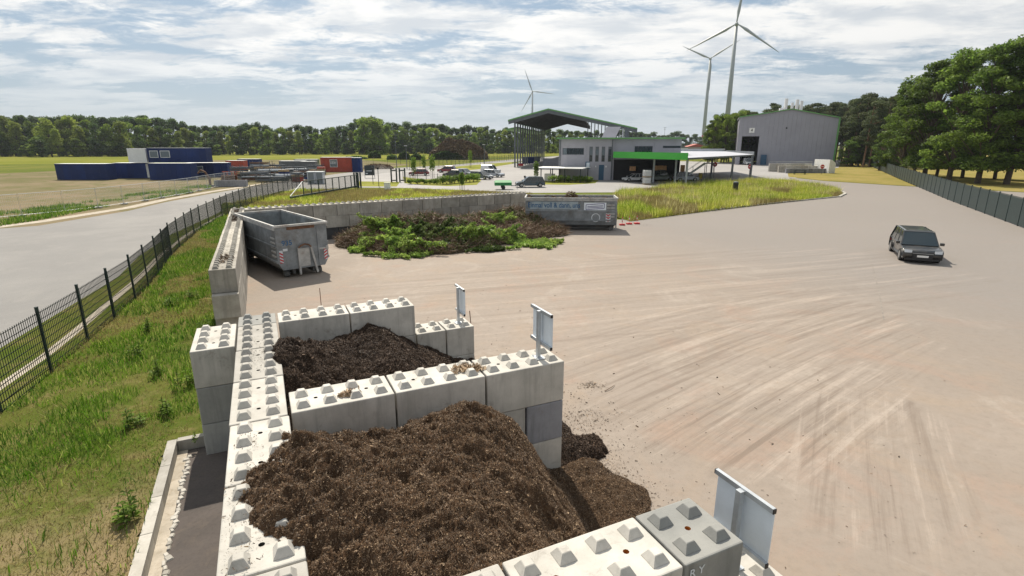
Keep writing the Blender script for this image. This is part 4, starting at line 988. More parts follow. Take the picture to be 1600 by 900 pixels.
# warning feet beside far skip
for i, (px, py) in enumerate(((972, 352), (983, 350.5), (995, 350))):
    x, y = G(px, py); t = empty('barrier_post', (x, y, 0), .1 * i, ['left one of the three red and white posts by the far skip', 'middle one of the three red and white posts by the far skip', 'right one of the three red and white posts, at the kerb'][i], 'barrier post', 'red and white posts by the far skip')
    bevel(MB().box(-.22, .22, -.14, .14, 0, .12).mesh('foot', 'reflect_red'), .02); MB().box(-.22, .22, -.14, .14, 0, .12).build('foot', 'reflect_red', t)
    for k in range(4): MB().tube([(0, 0, .12 + k * .14), (0, 0, .26 + k * .14)], .035, 8).build('band', 'reflect_red' if k % 2 else 'white_paint', t)

# ------------------------------------------------------------------ cars
def car(name, label, loc, yaw, L_, W_, H_, col, kind='hatch', group=None):
    """+x = front"""
    t = empty(name, (*loc, 0), yaw, label, 'van' if kind == 'van' else 'car', group)
    hx = L_ / 2; g = .2; bl = H_ * .56 if kind != 'van' else H_ * .52
    rw = .33; wx = hx - .82; wr = -hx + .78
    def arch(cx, n=7): return [(cx + (rw + .06) * math.cos(PI - PI * i / (n - 1)), rw * .9 + (rw + .06) * math.sin(PI - PI * i / (n - 1)) * .95) for i in range(n)]
    bot = [(-hx + .05, g + .05)] + arch(wr) + arch(wx) + [(hx - .08, g + .02)]
    hood = hx - L_ * .25
    top = [(hx, g + .25), (hx - .03, bl * .78), (hx - .18, bl * .88), (hood, bl * 1.0), (-hx + .15, bl * 1.04), (-hx + .02, bl * .9), (-hx, g + .3)]
    poly = bot + top; n = len(poly); hw = W_ / 2
    vs = []
    for yy, sc in ((-hw, .94), (-hw * .985, 1), (hw * .985, 1), (hw, .94)): pass
    ring = [(-hw * .9, 1.0), (-hw, .965), (hw, .965), (hw * .9, 1.0)]
    cz = (g + bl) / 2
    for yy, sc in ring: vs += [(x * (1 if abs(yy) < hw * .95 else .985), yy, cz + (z - cz) * (1 if abs(yy) < hw * .95 else .93)) for x, z in poly]
    fs = [tuple(range(n)), tuple(reversed(range(3 * n, 4 * n)))]
    for r_ in range(3): fs += [(r_ * n + i, (r_ + 1) * n + i, (r_ + 1) * n + (i + 1) % n, r_ * n + (i + 1) % n) for i in range(n)]
    bm_ = bevel(MB().add(vs, fs).mesh('body', col), .035, 3, 22); bm_.polygons.foreach_set('use_smooth', [True] * len(bm_.polygons)); linkmesh('body', bm_, t)
    # greenhouse
    if kind == 'van': gx = [(-hx + .06, -hx + .12), (hood + .1, hood - .55)]
    elif kind == 'pickup': gx = [(-.25, -.15), (hood + .05, hood - .5)]
    elif kind == 'suv': gx = [(-hx + .1, -hx + .42), (hood + .05, hood - .75)]
    else: gx = [(-hx + .22, -hx + .75), (hood + .08, hood - .85)]
    (b0, t0), (b1, t1) = gx; z0 = bl * 1.0; z1 = H_; wb = hw * .93; wt = hw * .76
    c = [(b0, -wb, z0), (b1, -wb, z0), (b1, wb, z0), (b0, wb, z0), (t0, -wt, z1), (t1, -wt, z1), (t1, wt, z1), (t0, wt, z1)]
    MB().add(c, [(0, 1, 5, 4), (1, 2, 6, 5), (2, 3, 7, 6), (3, 0, 4, 7), (4, 5, 6, 7)]).build('window_glass', 'glass', t)
    rf = MB(); k = .02
    rf.add([(t0 - .05, -wt - k, z1 - .03), (t1 + .06, -wt - k, z1 - .03), (t1 + .06, wt + k, z1 - .03), (t0 - .05, wt + k, z1 - .03), (t0 + .08, -wt * .85, z1 + .035), (t1 - .1, -wt * .85, z1 + .035), (t1 - .1, wt * .85, z1 + .035), (t0 + .08, wt * .85, z1 + .035)],
           [(0, 1, 5, 4), (1, 2, 6, 5), (2, 3, 7, 6), (3, 0, 4, 7), (4, 5, 6, 7), (3, 2, 1, 0)]); rf.build('roof', col, t)
    pl = MB()
    for s in (-1, 1):
        for fb in (0, .36, .68, 1):
            xa = b0 + (b1 - b0) * fb; xb = t0 + (t1 - t0) * fb; pl.bar((xa, s * (wb + .004), z0 - .02), (xb, s * (wt + .004), z1), .055 if fb not in (0,) else .1, .03)
        if kind == 'van': pl.add([(b0, s * (wb + .01), z0), (b0 + (b1 - b0) * .62, s * (wb + .01), z0), (t0 + (t1 - t0) * .62, s * (wt + .012), z1), (t0, s * (wt + .012), z1)], [(0, 1, 2, 3)])
    pl.build('pillar', col, t)
    for s in (-1, 1):
        MB().add([(hx - .02, s * hw * .55, bl * .70), (hx - .02, s * hw * .92, bl * .70), (hx - .1, s * hw * .94, bl * .84), (hx - .05, s * hw * .55, bl * .82), (hx + .012, s * hw * .55, bl * .68), (hx + .012, s * hw * .90, bl * .68), (hx - .07, s * hw * .93, bl * .86), (hx - .03, s * hw * .55, bl * .85)], [(4, 5, 6, 7), (0, 1, 5, 4), (1, 2, 6, 5), (2, 3, 7, 6), (3, 0, 4, 7)]).build('headlight', 'lamp_clear', t)
        MB().box(-hx - .012, -hx + .05, min(s * hw * .62, s * hw * .93), max(s * hw * .62, s * hw * .93), bl * .68, bl * .86).build('tail_light', 'lamp_red', t)
        m_ = MB().box(hood - .15, hood + .02, min(s * hw, s * (hw + .2)), max(s * hw, s * (hw + .2)), bl * 1.02, bl * 1.02 + .15).mesh('mirror', col); linkmesh('mirror', bevel(m_, .03, 2), t)
    MB().box(hx - .02, hx + .015, -hw * .5, hw * .5, g + .1, bl * .62).build('grille', 'black_plastic', t)
    MB().box(hx - .03, hx + .022, -hw * .8, hw * .8, g - .02, g + .1).build('front_bumper_trim', 'black_plastic', t)
    MB().box(-hx - .02, -hx + .03, -hw * .8, hw * .8, g, g + .14).build('rear_bumper_trim', 'black_plastic', t)
    MB().box(hx - .01, hx + .02, -hw * .5, hw * .5, bl * .63, bl * .66).build('grille_bar', 'rim', t)
    for s in (-1, 1):
        sm_ = MB()
        for f_ in (.30, .56, .80): sm_.box(-hx + L_ * f_, -hx + L_ * f_ + .012, min(s * hw, s * (hw + .003)), max(s * hw, s * (hw + .003)), g + .14, bl * .94)
        sm_.box(wr + .42, wx - .42, min(s * hw, s * (hw + .004)), max(s * hw, s * (hw + .004)), g + .04, g + .12).build('door_seam', 'black_plastic', t)
        for f_ in (.36, .60): MB().box(-hx + L_ * f_, -hx + L_ * f_ + .16, min(s * hw, s * (hw + .03)), max(s * hw, s * (hw + .03)), bl * .86, bl * .86 + .03).build('door_handle', col, t)
    MB().box(-hx - .014, -hx + .02, -.26, .26, bl * .55, bl * .55 + .11).build('number_plate', 'white_paint', t)
    MB().box(hx + .016, hx + .03, -.26, .26, g + .16, g + .27).build('number_plate', 'white_paint', t)
    for cx in (wx, wr):
        for s in (-1, 1):
            w = MB().tube([(cx, s * (hw - .22), rw), (cx, s * (hw + .005), rw)], rw, 20).build('wheel', 'tyre', t)
            rm = MB().tube([(cx, s * (hw - .02), rw), (cx, s * (hw + .012), rw)], rw * .64, 12)
            rm.build('rim', 'rim', w)
    return t
def car_at(px, py, yaw, *a, **k):
    return car(*(a[:2] + (G(px, py), yaw) + a[2:]), **k)
car('parked_car', 'black car cut by the right edge of the yard, wing mirror out', (23.45, 30.7), R(-116), 4.5, 1.85, 1.55, 'car_black', 'suv')
pk = 'cars in the car park'
car_at(828, 292, R(-172), 'parked_car', 'dark teal estate car towing the green trailer in front of the offices', 4.5, 1.8, 1.55, 'car_navy', 'suv')
car_at(699, 269.5, R(170), 'parked_car', 'dark red car at the back of the car park, alone on the far side', 4.5, 1.8, 1.55, 'car_red', 'hatch', group=pk)
car_at(655, 274, R(185), 'parked_car', 'bright red car half hidden behind the young trees', 4.3, 1.8, 1.4, 'car_red', 'hatch', group=pk)
car_at(709, 276.5, R(160), 'parked_car', 'black car behind the hedge of the car park', 4.3, 1.8, 1.45, 'car_dark', 'hatch', group=pk)
car_at(726, 274.5, R(-35), 'parked_car', 'silver car half hidden by the hedge, next to the black one', 4.3, 1.8, 1.45, 'car_silver', 'hatch', group=pk)
car_at(752, 280, R(-35), 'parked_car', 'dark grey car at the end of the hedge, nearest of the parked row', 4.6, 1.8, 1.5, 'car_grey', 'suv', group=pk)
car_at(771, 276.5, R(-28), 'parked_car', 'pale blue-silver car second in the parked row', 4.4, 1.8, 1.5, 'car_silver', 'suv', group=pk)
car_at(767, 270.5, R(-20), 'parked_van', 'white van behind the pale silver car', 4.4, 1.85, 1.85, 'car_white', 'van', group=pk)
car_at(990, 283.5, R(188), 'parked_car', 'white car under the left part of the green canopy', 4.0, 1.7, 1.35, 'car_white', 'hatch')
car_at(1030, 282.5, R(10), 'pickup_truck', 'dark green pickup under the middle of the green canopy', 5.0, 1.9, 1.9, 'car_green', 'pickup')
car_at(1071, 283, R(8), 'parked_car', 'silver car under the right end of the green canopy beside the steel stair', 4.4, 1.8, 1.6, 'car_silver', 'suv')
car_at(1168, 257.5, R(-100), 'parked_van', 'white vehicle in the doorway of the big grey shed', 5.0, 2.0, 2.1, 'car_white', 'van')
# trailer
t = empty('trailer', (*G(786, 295.5), 0), R(4), 'small box trailer with a green tarpaulin, standing by itself on the forecourt', 'trailer')
MB().box(-1.25, 1.25, -.7, .7, .55, 1.0).build('box', 'tarp_green', t)
MB().add([(-1.3, -.75, 1.0), (1.3, -.75, 1.0), (1.3, .75, 1.0), (-1.3, .75, 1.0), (-1.1, 0, 1.3), (1.1, 0, 1.3)], [(0, 1, 5, 4), (2, 3, 4, 5), (1, 2, 5), (3, 0, 4), (3, 2, 1, 0)]).build('tarpaulin', 'tarp_green', t)
for s in (-1, 1): MB().tube([(0, s * .72, .3), (0, s * .88, .3)], .3, 14).build('wheel', 'tyre', t)
MB().bar((1.2, .4, .5), (2.2, 0, .5), .07).bar((1.2, -.4, .5), (2.2, 0, .5), .07).tube([(2.1, 0, .5), (2.1, 0, 0)], .04, 6).build('drawbar', 'steel_grey', t)

# ------------------------------------------------------------------ two-storey office
def reach(P, yaw, px):
    c, s_ = math.cos(yaw), math.sin(yaw); k = (px - 800) / F_; cp, sp = math.cos(PITCH), math.sin(PITCH)
    return (k * (P.y * cp + CAMH * sp) - P.x) / (c - k * s_ * cp)
def office():
    pC = Vector(G(957, 281.5)); yaw = R(-9); L_ = -reach(pC, yaw, 872.5)
    t = empty('office_building', (pC.x, pC.y, 0), yaw, 'two-storey grey metal clad office with green roof edge and a tilted panel on the roof', 'office')
    Hh = 7.35; D2 = 12; L2 = reach(pC, yaw, 1061)
    # front wall built of upright cladding panels round the window openings
    def clad(x0, x1, y0, ny, openings, nm='cladding_panel', n=6, zt=Hh):
        xs = sorted(set([x0 + (x1 - x0) * i / n for i in range(n + 1)]))
        for a, b in zip(xs, xs[1:]):
            # split each panel column at openings
            segs = [(a, b, 0, zt)]
            for (ox0, ox1, oz0, oz1) in openings:
                new = []
                for (sa, sb, sz0, sz1) in segs:
                    if ox1 <= sa or ox0 >= sb or oz1 <= sz0 or oz0 >= sz1: new.append((sa, sb, sz0, sz1)); continue
                    if sz0 < oz0: new.append((sa, sb, sz0, oz0))
                    if sz1 > oz1: new.append((sa, sb, oz1, sz1))
                    lo_, hi_ = max(sz0, oz0), min(sz1, oz1)
                    if sa < ox0: new.append((sa, ox0, lo_, hi_))
                    if sb > ox1: new.append((ox1, sb, lo_, hi_))
                segs = new
            mb = MB()
            for (sa, sb, z0, z1) in segs: mb.box(sa + (.012 if abs(sa - a) < 1e-6 else 0), sb - (.012 if abs(sb - b) < 1e-6 else 0), y0, y0 + .1, z0, z1)
            mb.build(nm, 'metal_wall', t)
    sx = L_ / 85.0   # metres per photo pixel along the front
    X = lambda px: (px - 957) * sx
    win = []
    win.append((X(877.5), X(911), 4.55, 5.75))
    for p in (922, 931.5, 941, 951): win.append((X(p - 2.6), X(p + 2.6), 3.3, 6.0))
    door = (X(935), X(943), 0, 2.75); notice = None
    clad(-L_, 0, 0, -1, win + [door], n=6)
    for i, (x0, x1, z0, z1) in enumerate(win):
        f = MB()
        f.box(x0, x1, .02, .1, z0, z0 + .07).box(x0, x1, .02, .1, z1 - .07, z1).box(x0, x0 + .06, .02, .1, z0 + .07, z1 - .07).box(x1 - .06, x1, .02, .1, z0 + .07, z1 - .07)
        nb = 5 if i == 0 else 1
        w = f.build('window', 'steel_grey', t)
        if i == 0:
            for k in range(nb):
                a, b = x0 + .06 + (x1 - x0 - .12) * k / nb, x0 + .06 + (x1 - x0 - .12) * (k + 1) / nb
                MB().box(a + .03, b - .03, .06, .08, z0 + .07, z1 - .07).build('pane', 'glass' if k else 'glass_pale', w)
        else:
            zm = z0 + (z1 - z0) * .42
            MB().box(x0 + .06, x1 - .06, .06, .08, z0 + .07, zm).build('pane', 'glass', w)
            MB().box(x0 + .06, x1 - .06, .06, .08, zm + .06, z1 - .45).build('pane', 'glass_pale' if i < 4 else 'glass', w)
            MB().box(x0 + .06, x1 - .06, .05, .08, z1 - .44, z1 - .07).build('shutter_box', 'steel_grey', w)
    MB().box(door[0], door[1], .04, .09, 0, 2.75).build('door', 'blue_door', t)
    MB().box(X(914), X(921), -.03, -.004, 2.0, 3.3).build('notice_board', 'blue_door', t)
    MB().box(X(915.5), X(920.5), -.04, -.031, 2.15, 3.15).build('notice', 'plate_white', t)
    for px in (930, 946): MB().box(X(px) - .1, X(px) + .1, -.12, -.002, 2.3, 2.6).build('wall_lamp', 'white_paint', t)
    for px in (873.6, 954.6): MB().tube([(X(px), -.12, 0), (X(px), -.12, Hh - .1)], .11, 8).build('downpipe', 'steel_grey', t)
    # left end wall and core
    MB().box(-L_, L2, .8, D2, 0, Hh - .02).build('core', 'metal_wall', t)
    MB().box(-L_, -L_ + .1, .105, .79, 0, Hh).build('end_wall', 'metal_wall', t)
    # upper storey above the canopy, recessed a little
    mb2 = []
    w2 = [(3.7, 6.9, 4.45, 6.1), (8.7, 11.8, 5.75, 6.15), (8.7, 11.8, 4.5, 4.75)]
    clad2 = [(0.0, L2)]
    xs = [0, 3.4, 7.2, 10.6, L2]
    for a, b in zip(xs, xs[1:]):
        segs = [(a, b, 0, Hh)]
        for (ox0, ox1, oz0, oz1) in w2:
            new = []
            for (sa, sb, sz0, sz1) in segs:
                if ox1 <= sa or ox0 >= sb or oz1 <= sz0 or oz0 >= sz1: new.append((sa, sb, sz0, sz1)); continue
                if sz0 < oz0: new.append((sa, sb, sz0, oz0))
                if sz1 > oz1: new.append((sa, sb, oz1, sz1))
                lo_, hi_ = max(sz0, oz0), min(sz1, oz1)
                if sa < ox0: new.append((sa, ox0, lo_, hi_))
                if sb > ox1: new.append((ox1, sb, lo_, hi_))
            segs = new
        mb = MB()
        for (sa, sb, z0, z1) in segs: mb.box(sa + .01, sb - .01, .5, .6, z0, z1)
        mb.build('cladding_panel', 'metal_wall', t)
    w = MB().box(3.7, 6.9, .52, .58, 4.45, 4.52).box(3.7, 6.9, .52, .58, 6.03, 6.1).build('window', 'steel_grey', t)
    for k in range(5): MB().box(3.74 + .63 * k, 4.3 + .63 * k, .55, .57, 4.53, 6.02).build('pane', 'glass', w)
    for (x0, x1, z0, z1) in w2[1:]: MB().box(x0, x1, .55, .57, z0, z1).build('window', 'glass', t)
    MB().box(-.002, .1, .1, .499, 0, Hh - .01).build('corner_panel', 'metal_wall', t)
    # roof with green fascia
    MB().box(-L_ - .5, L2 + .5, -.55, D2 + .5, Hh + .005, Hh + .22).build('roof_edge', 'roof_green', t)
    MB().box(-L_ - .35, L2 + .35, -.4, D2 + .35, Hh + .221, Hh + .26).build('roof', 'roof_membrane', t)
    MB().add([(-2.3, 1.0, Hh + .26), (.2, 1.0, Hh + .26), (1.1, 2.6, Hh + 2.2), (-1.5, 2.6, Hh + 2.2), (-2.3, 1.15, Hh + .26), (.2, 1.15, Hh + .26), (1.1, 2.75, Hh + 2.15), (-1.5, 2.75, Hh + 2.15)], [(0, 1, 2, 3), (7, 6, 5, 4), (0, 4, 5, 1), (1, 5, 6, 2), (2, 6, 7, 3), (3, 7, 4, 0)]).build('tilted_panel', 'metal_wall', t)
    MB().bar((1.0, 2.9, Hh + .26), (1.0, 2.9, Hh + 2.1), .12).bar((-1.4, 2.9, Hh + .26), (-1.4, 2.9, Hh + 2.1), .12).build('panel_support', 'steel_grey', t)
    MB().box(1.9, 2.6, 3.0, 4.2, Hh + .261, Hh + 2.1).build('ventilation_box', 'steel_grey', t)
    MB().box(1.5, 1.7, 3.2, 4.0, Hh + .261, Hh + 1.9).build('duct', 'galv', t)
    # ground floor behind the canopy: dark front with posters, their orange glow painted into the colour
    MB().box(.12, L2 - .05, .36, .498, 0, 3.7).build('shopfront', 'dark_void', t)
    for (x, z, wd_, hh_) in ((3.0, 1.7, 1.1, .8), (7.5, 1.8, 2.1, .85), (12.0, 1.0, .8, 1.8)):
        MB().box(x, x + wd_, .33, .355, z, z + hh_).build('poster', 'poster', t)
    return t
simple('distant_pink', (.34, .27, .25), .8)
simple('poster', (.55, .30, .14), .6, .35, 5)
office()

def canopy():
    P0 = G(959, 245, 4.25); P1 = G(1075, 248.5, 4.25); P2 = G(1178, 242.8, 4.25); P3 = G(1180, 238.4, 4.3)
    P0 = Vector(P0); P1 = Vector(P1); P2 = Vector(P2); far = Vector((P2.x + 4, P2.y + 26)); bl = Vector((P1.x - 3, P1.y + 36)); bl0 = Vector((P0.x + 2, P0.y + 12))
    t = empty('canopy', (P1.x, P1.y, 0), 0, 'drive-through canopy with bright green fascia, white roof and slim grey posts', 'canopy')
    rel = lambda v: (v.x - P1.x, v.y - P1.y)
    poly = [rel(v) for v in (P0, P1, P2, far, bl, bl0)]
    dd = (P2 - P1).normalized(); nn = Vector((-dd.y, dd.x)); slope = lambda v: 4.30 + .026 * max(0.0, (v - P1).dot(nn))
    vs = [(*rel(v), slope(v)) for v in (P0, P1, P2, far, bl, bl0)] + [(*rel(v), slope(v) + .13) for v in (P0, P1, P2, far, bl, bl0)]
    MB().add(vs, [tuple(range(6)), tuple(range(11, 5, -1))] + [(i, i + 6, (i + 1) % 6 + 6, (i + 1) % 6) for i in range(6)]).build('roof', 'roof_membrane', t)
    def band(a, b, z0, z1, nm, mat, th=.12):
        a = rel(a); b = rel(b); MB().bar((*a, (z0 + z1) / 2), (*b, (z0 + z1) / 2), th, z1 - z0).build(nm, mat, t)
    d = (P1 - P0).normalized(); nrm = Vector((d.y, -d.x)) * .08
    band(P0 + nrm, P1 + nrm, 4.1, 5.15, 'green_fascia', 'fascia_green')
    d2 = (P2 - P1).normalized(); n2 = Vector((d2.y, -d2.x)) * .08
    band(P1 + n2 + d2 * .05, P2 + n2, 4.15, 4.40, 'edge_beam', 'steel_grey')
    band(P2, far, 4.12, 5.0, 'side_fascia', 'steel_grey')
    band(far, bl, 4.4, 5.4, 'rear_fascia', 'galv')
    pp = [(963, 281), (1020, 285), (1054, 286), (1071, 290), (1110, 282.5), (1142, 284.5), (1172, 279.5)]
    for px, py in pp:
        x, y = G(px, py); MB().box(x - P1.x - .14, x - P1.x + .14, y - P1.y - .14, y - P1.y + .14, 0, 4.275).build('post', 'galv' if px < 1100 else 'steel_grey', t)
    MB().box(*[v + 0 for v in (G(963, 281)[0] - P1.x - .2, G(963, 281)[0] - P1.x + .2, G(963, 281)[1] - P1.y - .2, G(963, 281)[1] - P1.y - .141)], 1.9, 2.5).build('post_notice', 'white_paint', t)
canopy()
def stair():
    x, y = G(1062, 283); t = empty('steel_stair', (x, y, 0), R(-8), 'open steel stair rising to a small platform under the canopy', 'stair')
    for s in (-.5, .5): MB().bar((0, s, .1), (4.2, s, 3.2), .08, .22).build('stringer', 'galv', t)
    tr = MB().box(-.15, .15, -.48, .48, -.02, .02).mesh('tread', 'galv')
    for i in range(11): linkmesh('tread', tr, t, (.25 + i * .37, 0, .3 + i * .275))
    for s in (-.5, .5): MB().bar((0, s, 1.1), (4.2, s, 4.1), .05).bar((.1, s, .1), (.1, s, 1.1), .05).bar((2.1, s, 1.6), (2.1, s, 2.6), .05).build('handrail', 'galv', t)
    MB().box(4.2, 5.6, -.8, .8, 3.1, 3.2).build('platform', 'steel_grey', t)
    for a in (4.3, 5.5):
        for s in (-.7, .7): MB().box(a - .05, a + .05, s - .05, s + .05, 0, 3.09).build('leg', 'steel_grey', t)
    MB().bar((4.2, .78, 4.1), (5.6, .78, 4.1), .05).bar((5.58, -.78, 4.1), (5.58, .78, 4.1), .05).bar((5.58, .78, 3.2), (5.58, .78, 4.1), .05).build('guard_rail', 'steel_grey', t)
stair()
# stacked white tanks
for k, lab in enumerate(('lower one of two stacked white liquid tanks before the canopy', 'upper one of two stacked white liquid tanks before the canopy')):
    x, y = G(1010, 288); t = empty('liquid_tank', (x, y, k * 1.17), R(8 + 6 * k), lab, 'tank', 'stacked white tanks')
    MB().box(-.6, .6, -.5, .5, 0, .14).build('pallet', 'pallet_wood', t)
    me = bevel(MB().box(-.56, .56, -.46, .46, .15, 1.1).mesh('tank_body', 'white_paint'), .08, 2); linkmesh('tank_body', me, t)
    cg = MB()
    for i in range(6):
        for s in (-1, 1): cg.bar((-.59 + i * .236, s * .49, .15), (-.59 + i * .236, s * .49, 1.14), .025); cg.bar((s * .59, -.49 + i * .196, .15), (s * .59, -.49 + i * .196, 1.14), .025)
    for z in (.3, .7, 1.13):
        for s in (-1, 1): cg.bar((-.59, s * .49, z), (.59, s * .49, z), .025); cg.bar((s * .59, -.49, z), (s * .59, .49, z), .025)
    cg.build('cage', 'galv', t)
# bicycle / trolley shelter
def shelter():
    x0, y0 = G(840, 283); t = empty('flat_roof_shelter', (x0, y0, 0), R(-20), 'low open shelter with a thin white flat roof left of the offices', 'shelter')
    MB().box(-.6, 8.4, -1.2, 5.6, 2.3, 2.40).build('roof', 'white_paint', t)
    for x in (.9, 3.0, 5.2, 8.0):
        for y in ((-.9, 5.2) if x in (.9, 8.0) else (-.9,)): MB().box(x - .07, x + .07, y - .07, y + .07, 0, 2.29).build('post', 'dark_green_steel', t)
    MB().box(.9, 2.8, 1.2, 1.6, 0, 1.3).build('cabinet', 'white_paint', t)
shelter()

# ------------------------------------------------------------------ open hall
def hall():
    ax = R(9.5); D = Vector((math.sin(ax), math.cos(ax))); Rr = Vector((math.cos(ax), -math.sin(ax)))
    p = G(804.5, 261.5); O2 = Vector(p); t = empty('open_hall', (O2.x, O2.y, 0), -ax, 'very large open-sided hall, green-edged pitched roof on rows of slim columns', 'hall')
    Wd = 34.0; Ln = 80; xa = 9.6; zl, za, zr = 13.4, 15.9, 10.6; ov = 1.6; zL = zl - .4
    LnF = Ln; xs_ = 19.2; zs_ = za + (zr - za) * (xs_ - xa) / (Wd - xa)
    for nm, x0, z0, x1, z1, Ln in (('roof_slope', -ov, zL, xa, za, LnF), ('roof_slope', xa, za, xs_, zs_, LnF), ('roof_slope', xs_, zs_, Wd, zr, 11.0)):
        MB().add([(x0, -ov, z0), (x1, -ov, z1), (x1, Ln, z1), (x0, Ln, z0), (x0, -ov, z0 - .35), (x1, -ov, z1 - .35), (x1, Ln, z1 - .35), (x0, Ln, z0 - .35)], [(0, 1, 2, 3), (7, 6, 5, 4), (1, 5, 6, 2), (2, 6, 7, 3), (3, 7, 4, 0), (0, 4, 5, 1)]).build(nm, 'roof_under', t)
        MB().add([(x0, -ov - .12, z0 + .15), (x1, -ov - .12, z1 + .15), (x1, -ov - .12, z1 - .2), (x0, -ov - .12, z0 - .2), (x0, -ov - .01, z0 + .15), (x1, -ov - .01, z1 + .15), (x1, -ov - .01, z1 - .2), (x0, -ov - .01, z0 - .2)], [(3, 2, 1, 0), (4, 5, 6, 7), (0, 1, 5, 4), (2, 3, 7, 6)]).build('gable_fascia', 'roof_green', t)
        MB().add([(x0, -ov - .02, z0 - .19), (x1, -ov - .02, z1 - .19), (x1, -ov - .02, z1 - 1.1), (x0, -ov - .02, z0 - 1.1), (x0, -ov + .2, z0 - .19), (x1, -ov + .2, z1 - .19), (x1, -ov + .2, z1 - 1.1), (x0, -ov + .2, z0 - 1.1)], [(3, 2, 1, 0), (4, 5, 6, 7), (0, 1, 5, 4), (2, 3, 7, 6)]).build('gable_beam', 'steel_grey', t)
    Ln = 80; 
    MB().box(-ov - .12, -ov, -ov, Ln, zL - .42, zL + .12).build('eave_fascia', 'roof_green', t)
    # lower strip roof outside the left row
    MB().add([(-3.6, 6, 10.9), (-.3, 6, 11.5), (-.3, Ln, 11.5), (-3.6, Ln, 10.9), (-3.6, 6, 10.5), (-.3, 6, 11.1), (-.3, Ln, 11.1), (-3.6, Ln, 10.5)], [(0, 1, 2, 3), (7, 6, 5, 4), (0, 4, 5, 1), (1, 5, 6, 2), (2, 6, 7, 3), (3, 7, 4, 0)]).build('side_roof', 'roof_green', t)
    for i in range(16):
        y = 5.2 * i; MB().box(-.2, .2, y - .25, y + .25, 0, zl - .3).build('column', 'steel_grey', t)
        # rafter
        MB().bar((0, y, zl - 1.0), (xa, y, za - .9), .25, .6).bar((xa, y, za - .9), (xs_, y, zs_ - .9), .25, .6).build('rafter', 'roof_under', t)
    # middle row that is seen above the office roof
    for i in range(14):
        MB().box(20.2 + 1.0 * i, 20.45 + 1.0 * i, 9.6, 9.9, 0, zs_ - .5 - (zs_ - zr) * (1.0 + i) / (Wd - xs_)).build('column', 'steel_grey', t)
    return t
hall()
# ramp walls and stored things below the hall
x, y = G(813, 263); t = empty('ramp_wall', (x, y, 0), R(52), 'sloping grey concrete ramp wall beneath the open hall', 'wall')
MB().prism([(0, 0), (34, 0), (34, 3.3), (24, 3.3), (0, .3)], -.2, .2).build('ramp_side', 'concrete_grey', t)
MB().prism([(0, .301), (24, 3.301), (24, 3.5), (0, .5)], -.35, -.201).build('ramp_edge', 'concrete_pale', t)
o = MB().box(0, 20, 0, .4, 0, 2.6).build('retaining_wall', 'concrete_blue', None, loc=(*G(848, 262), 0), rz=R(12)); tag(o, 'plain grey retaining wall between ramp and offices', 'wall')
for i, (px, py, w, h, m, nm, lab) in enumerate(((818, 256, 3.5, 2.2, 'blue_cabin', 'waste_container', 'small dark blue container at the foot of the hall columns'), (829, 254, 3.5, 2.0, 'steel_grey', 'waste_container', 'grey container beside the blue one at the hall'), (811, 260, 1.2, .8, 'reflect_red', 'barrier', 'little red barrier at the corner of the hall'))):
    x, y = G(px, py); t = empty(nm, (x, y, 0), R(10), lab, 'container' if nm != 'barrier' else 'barrier')
    MB().prism([(0, .1), (w, .1), (w + .3, h), (-.3, h)], 0, 2).build('body', m, t); MB().box(-.35, w + .35, -.05, 2.05, h, h + .1).build('rim', 'steel_grey', t)

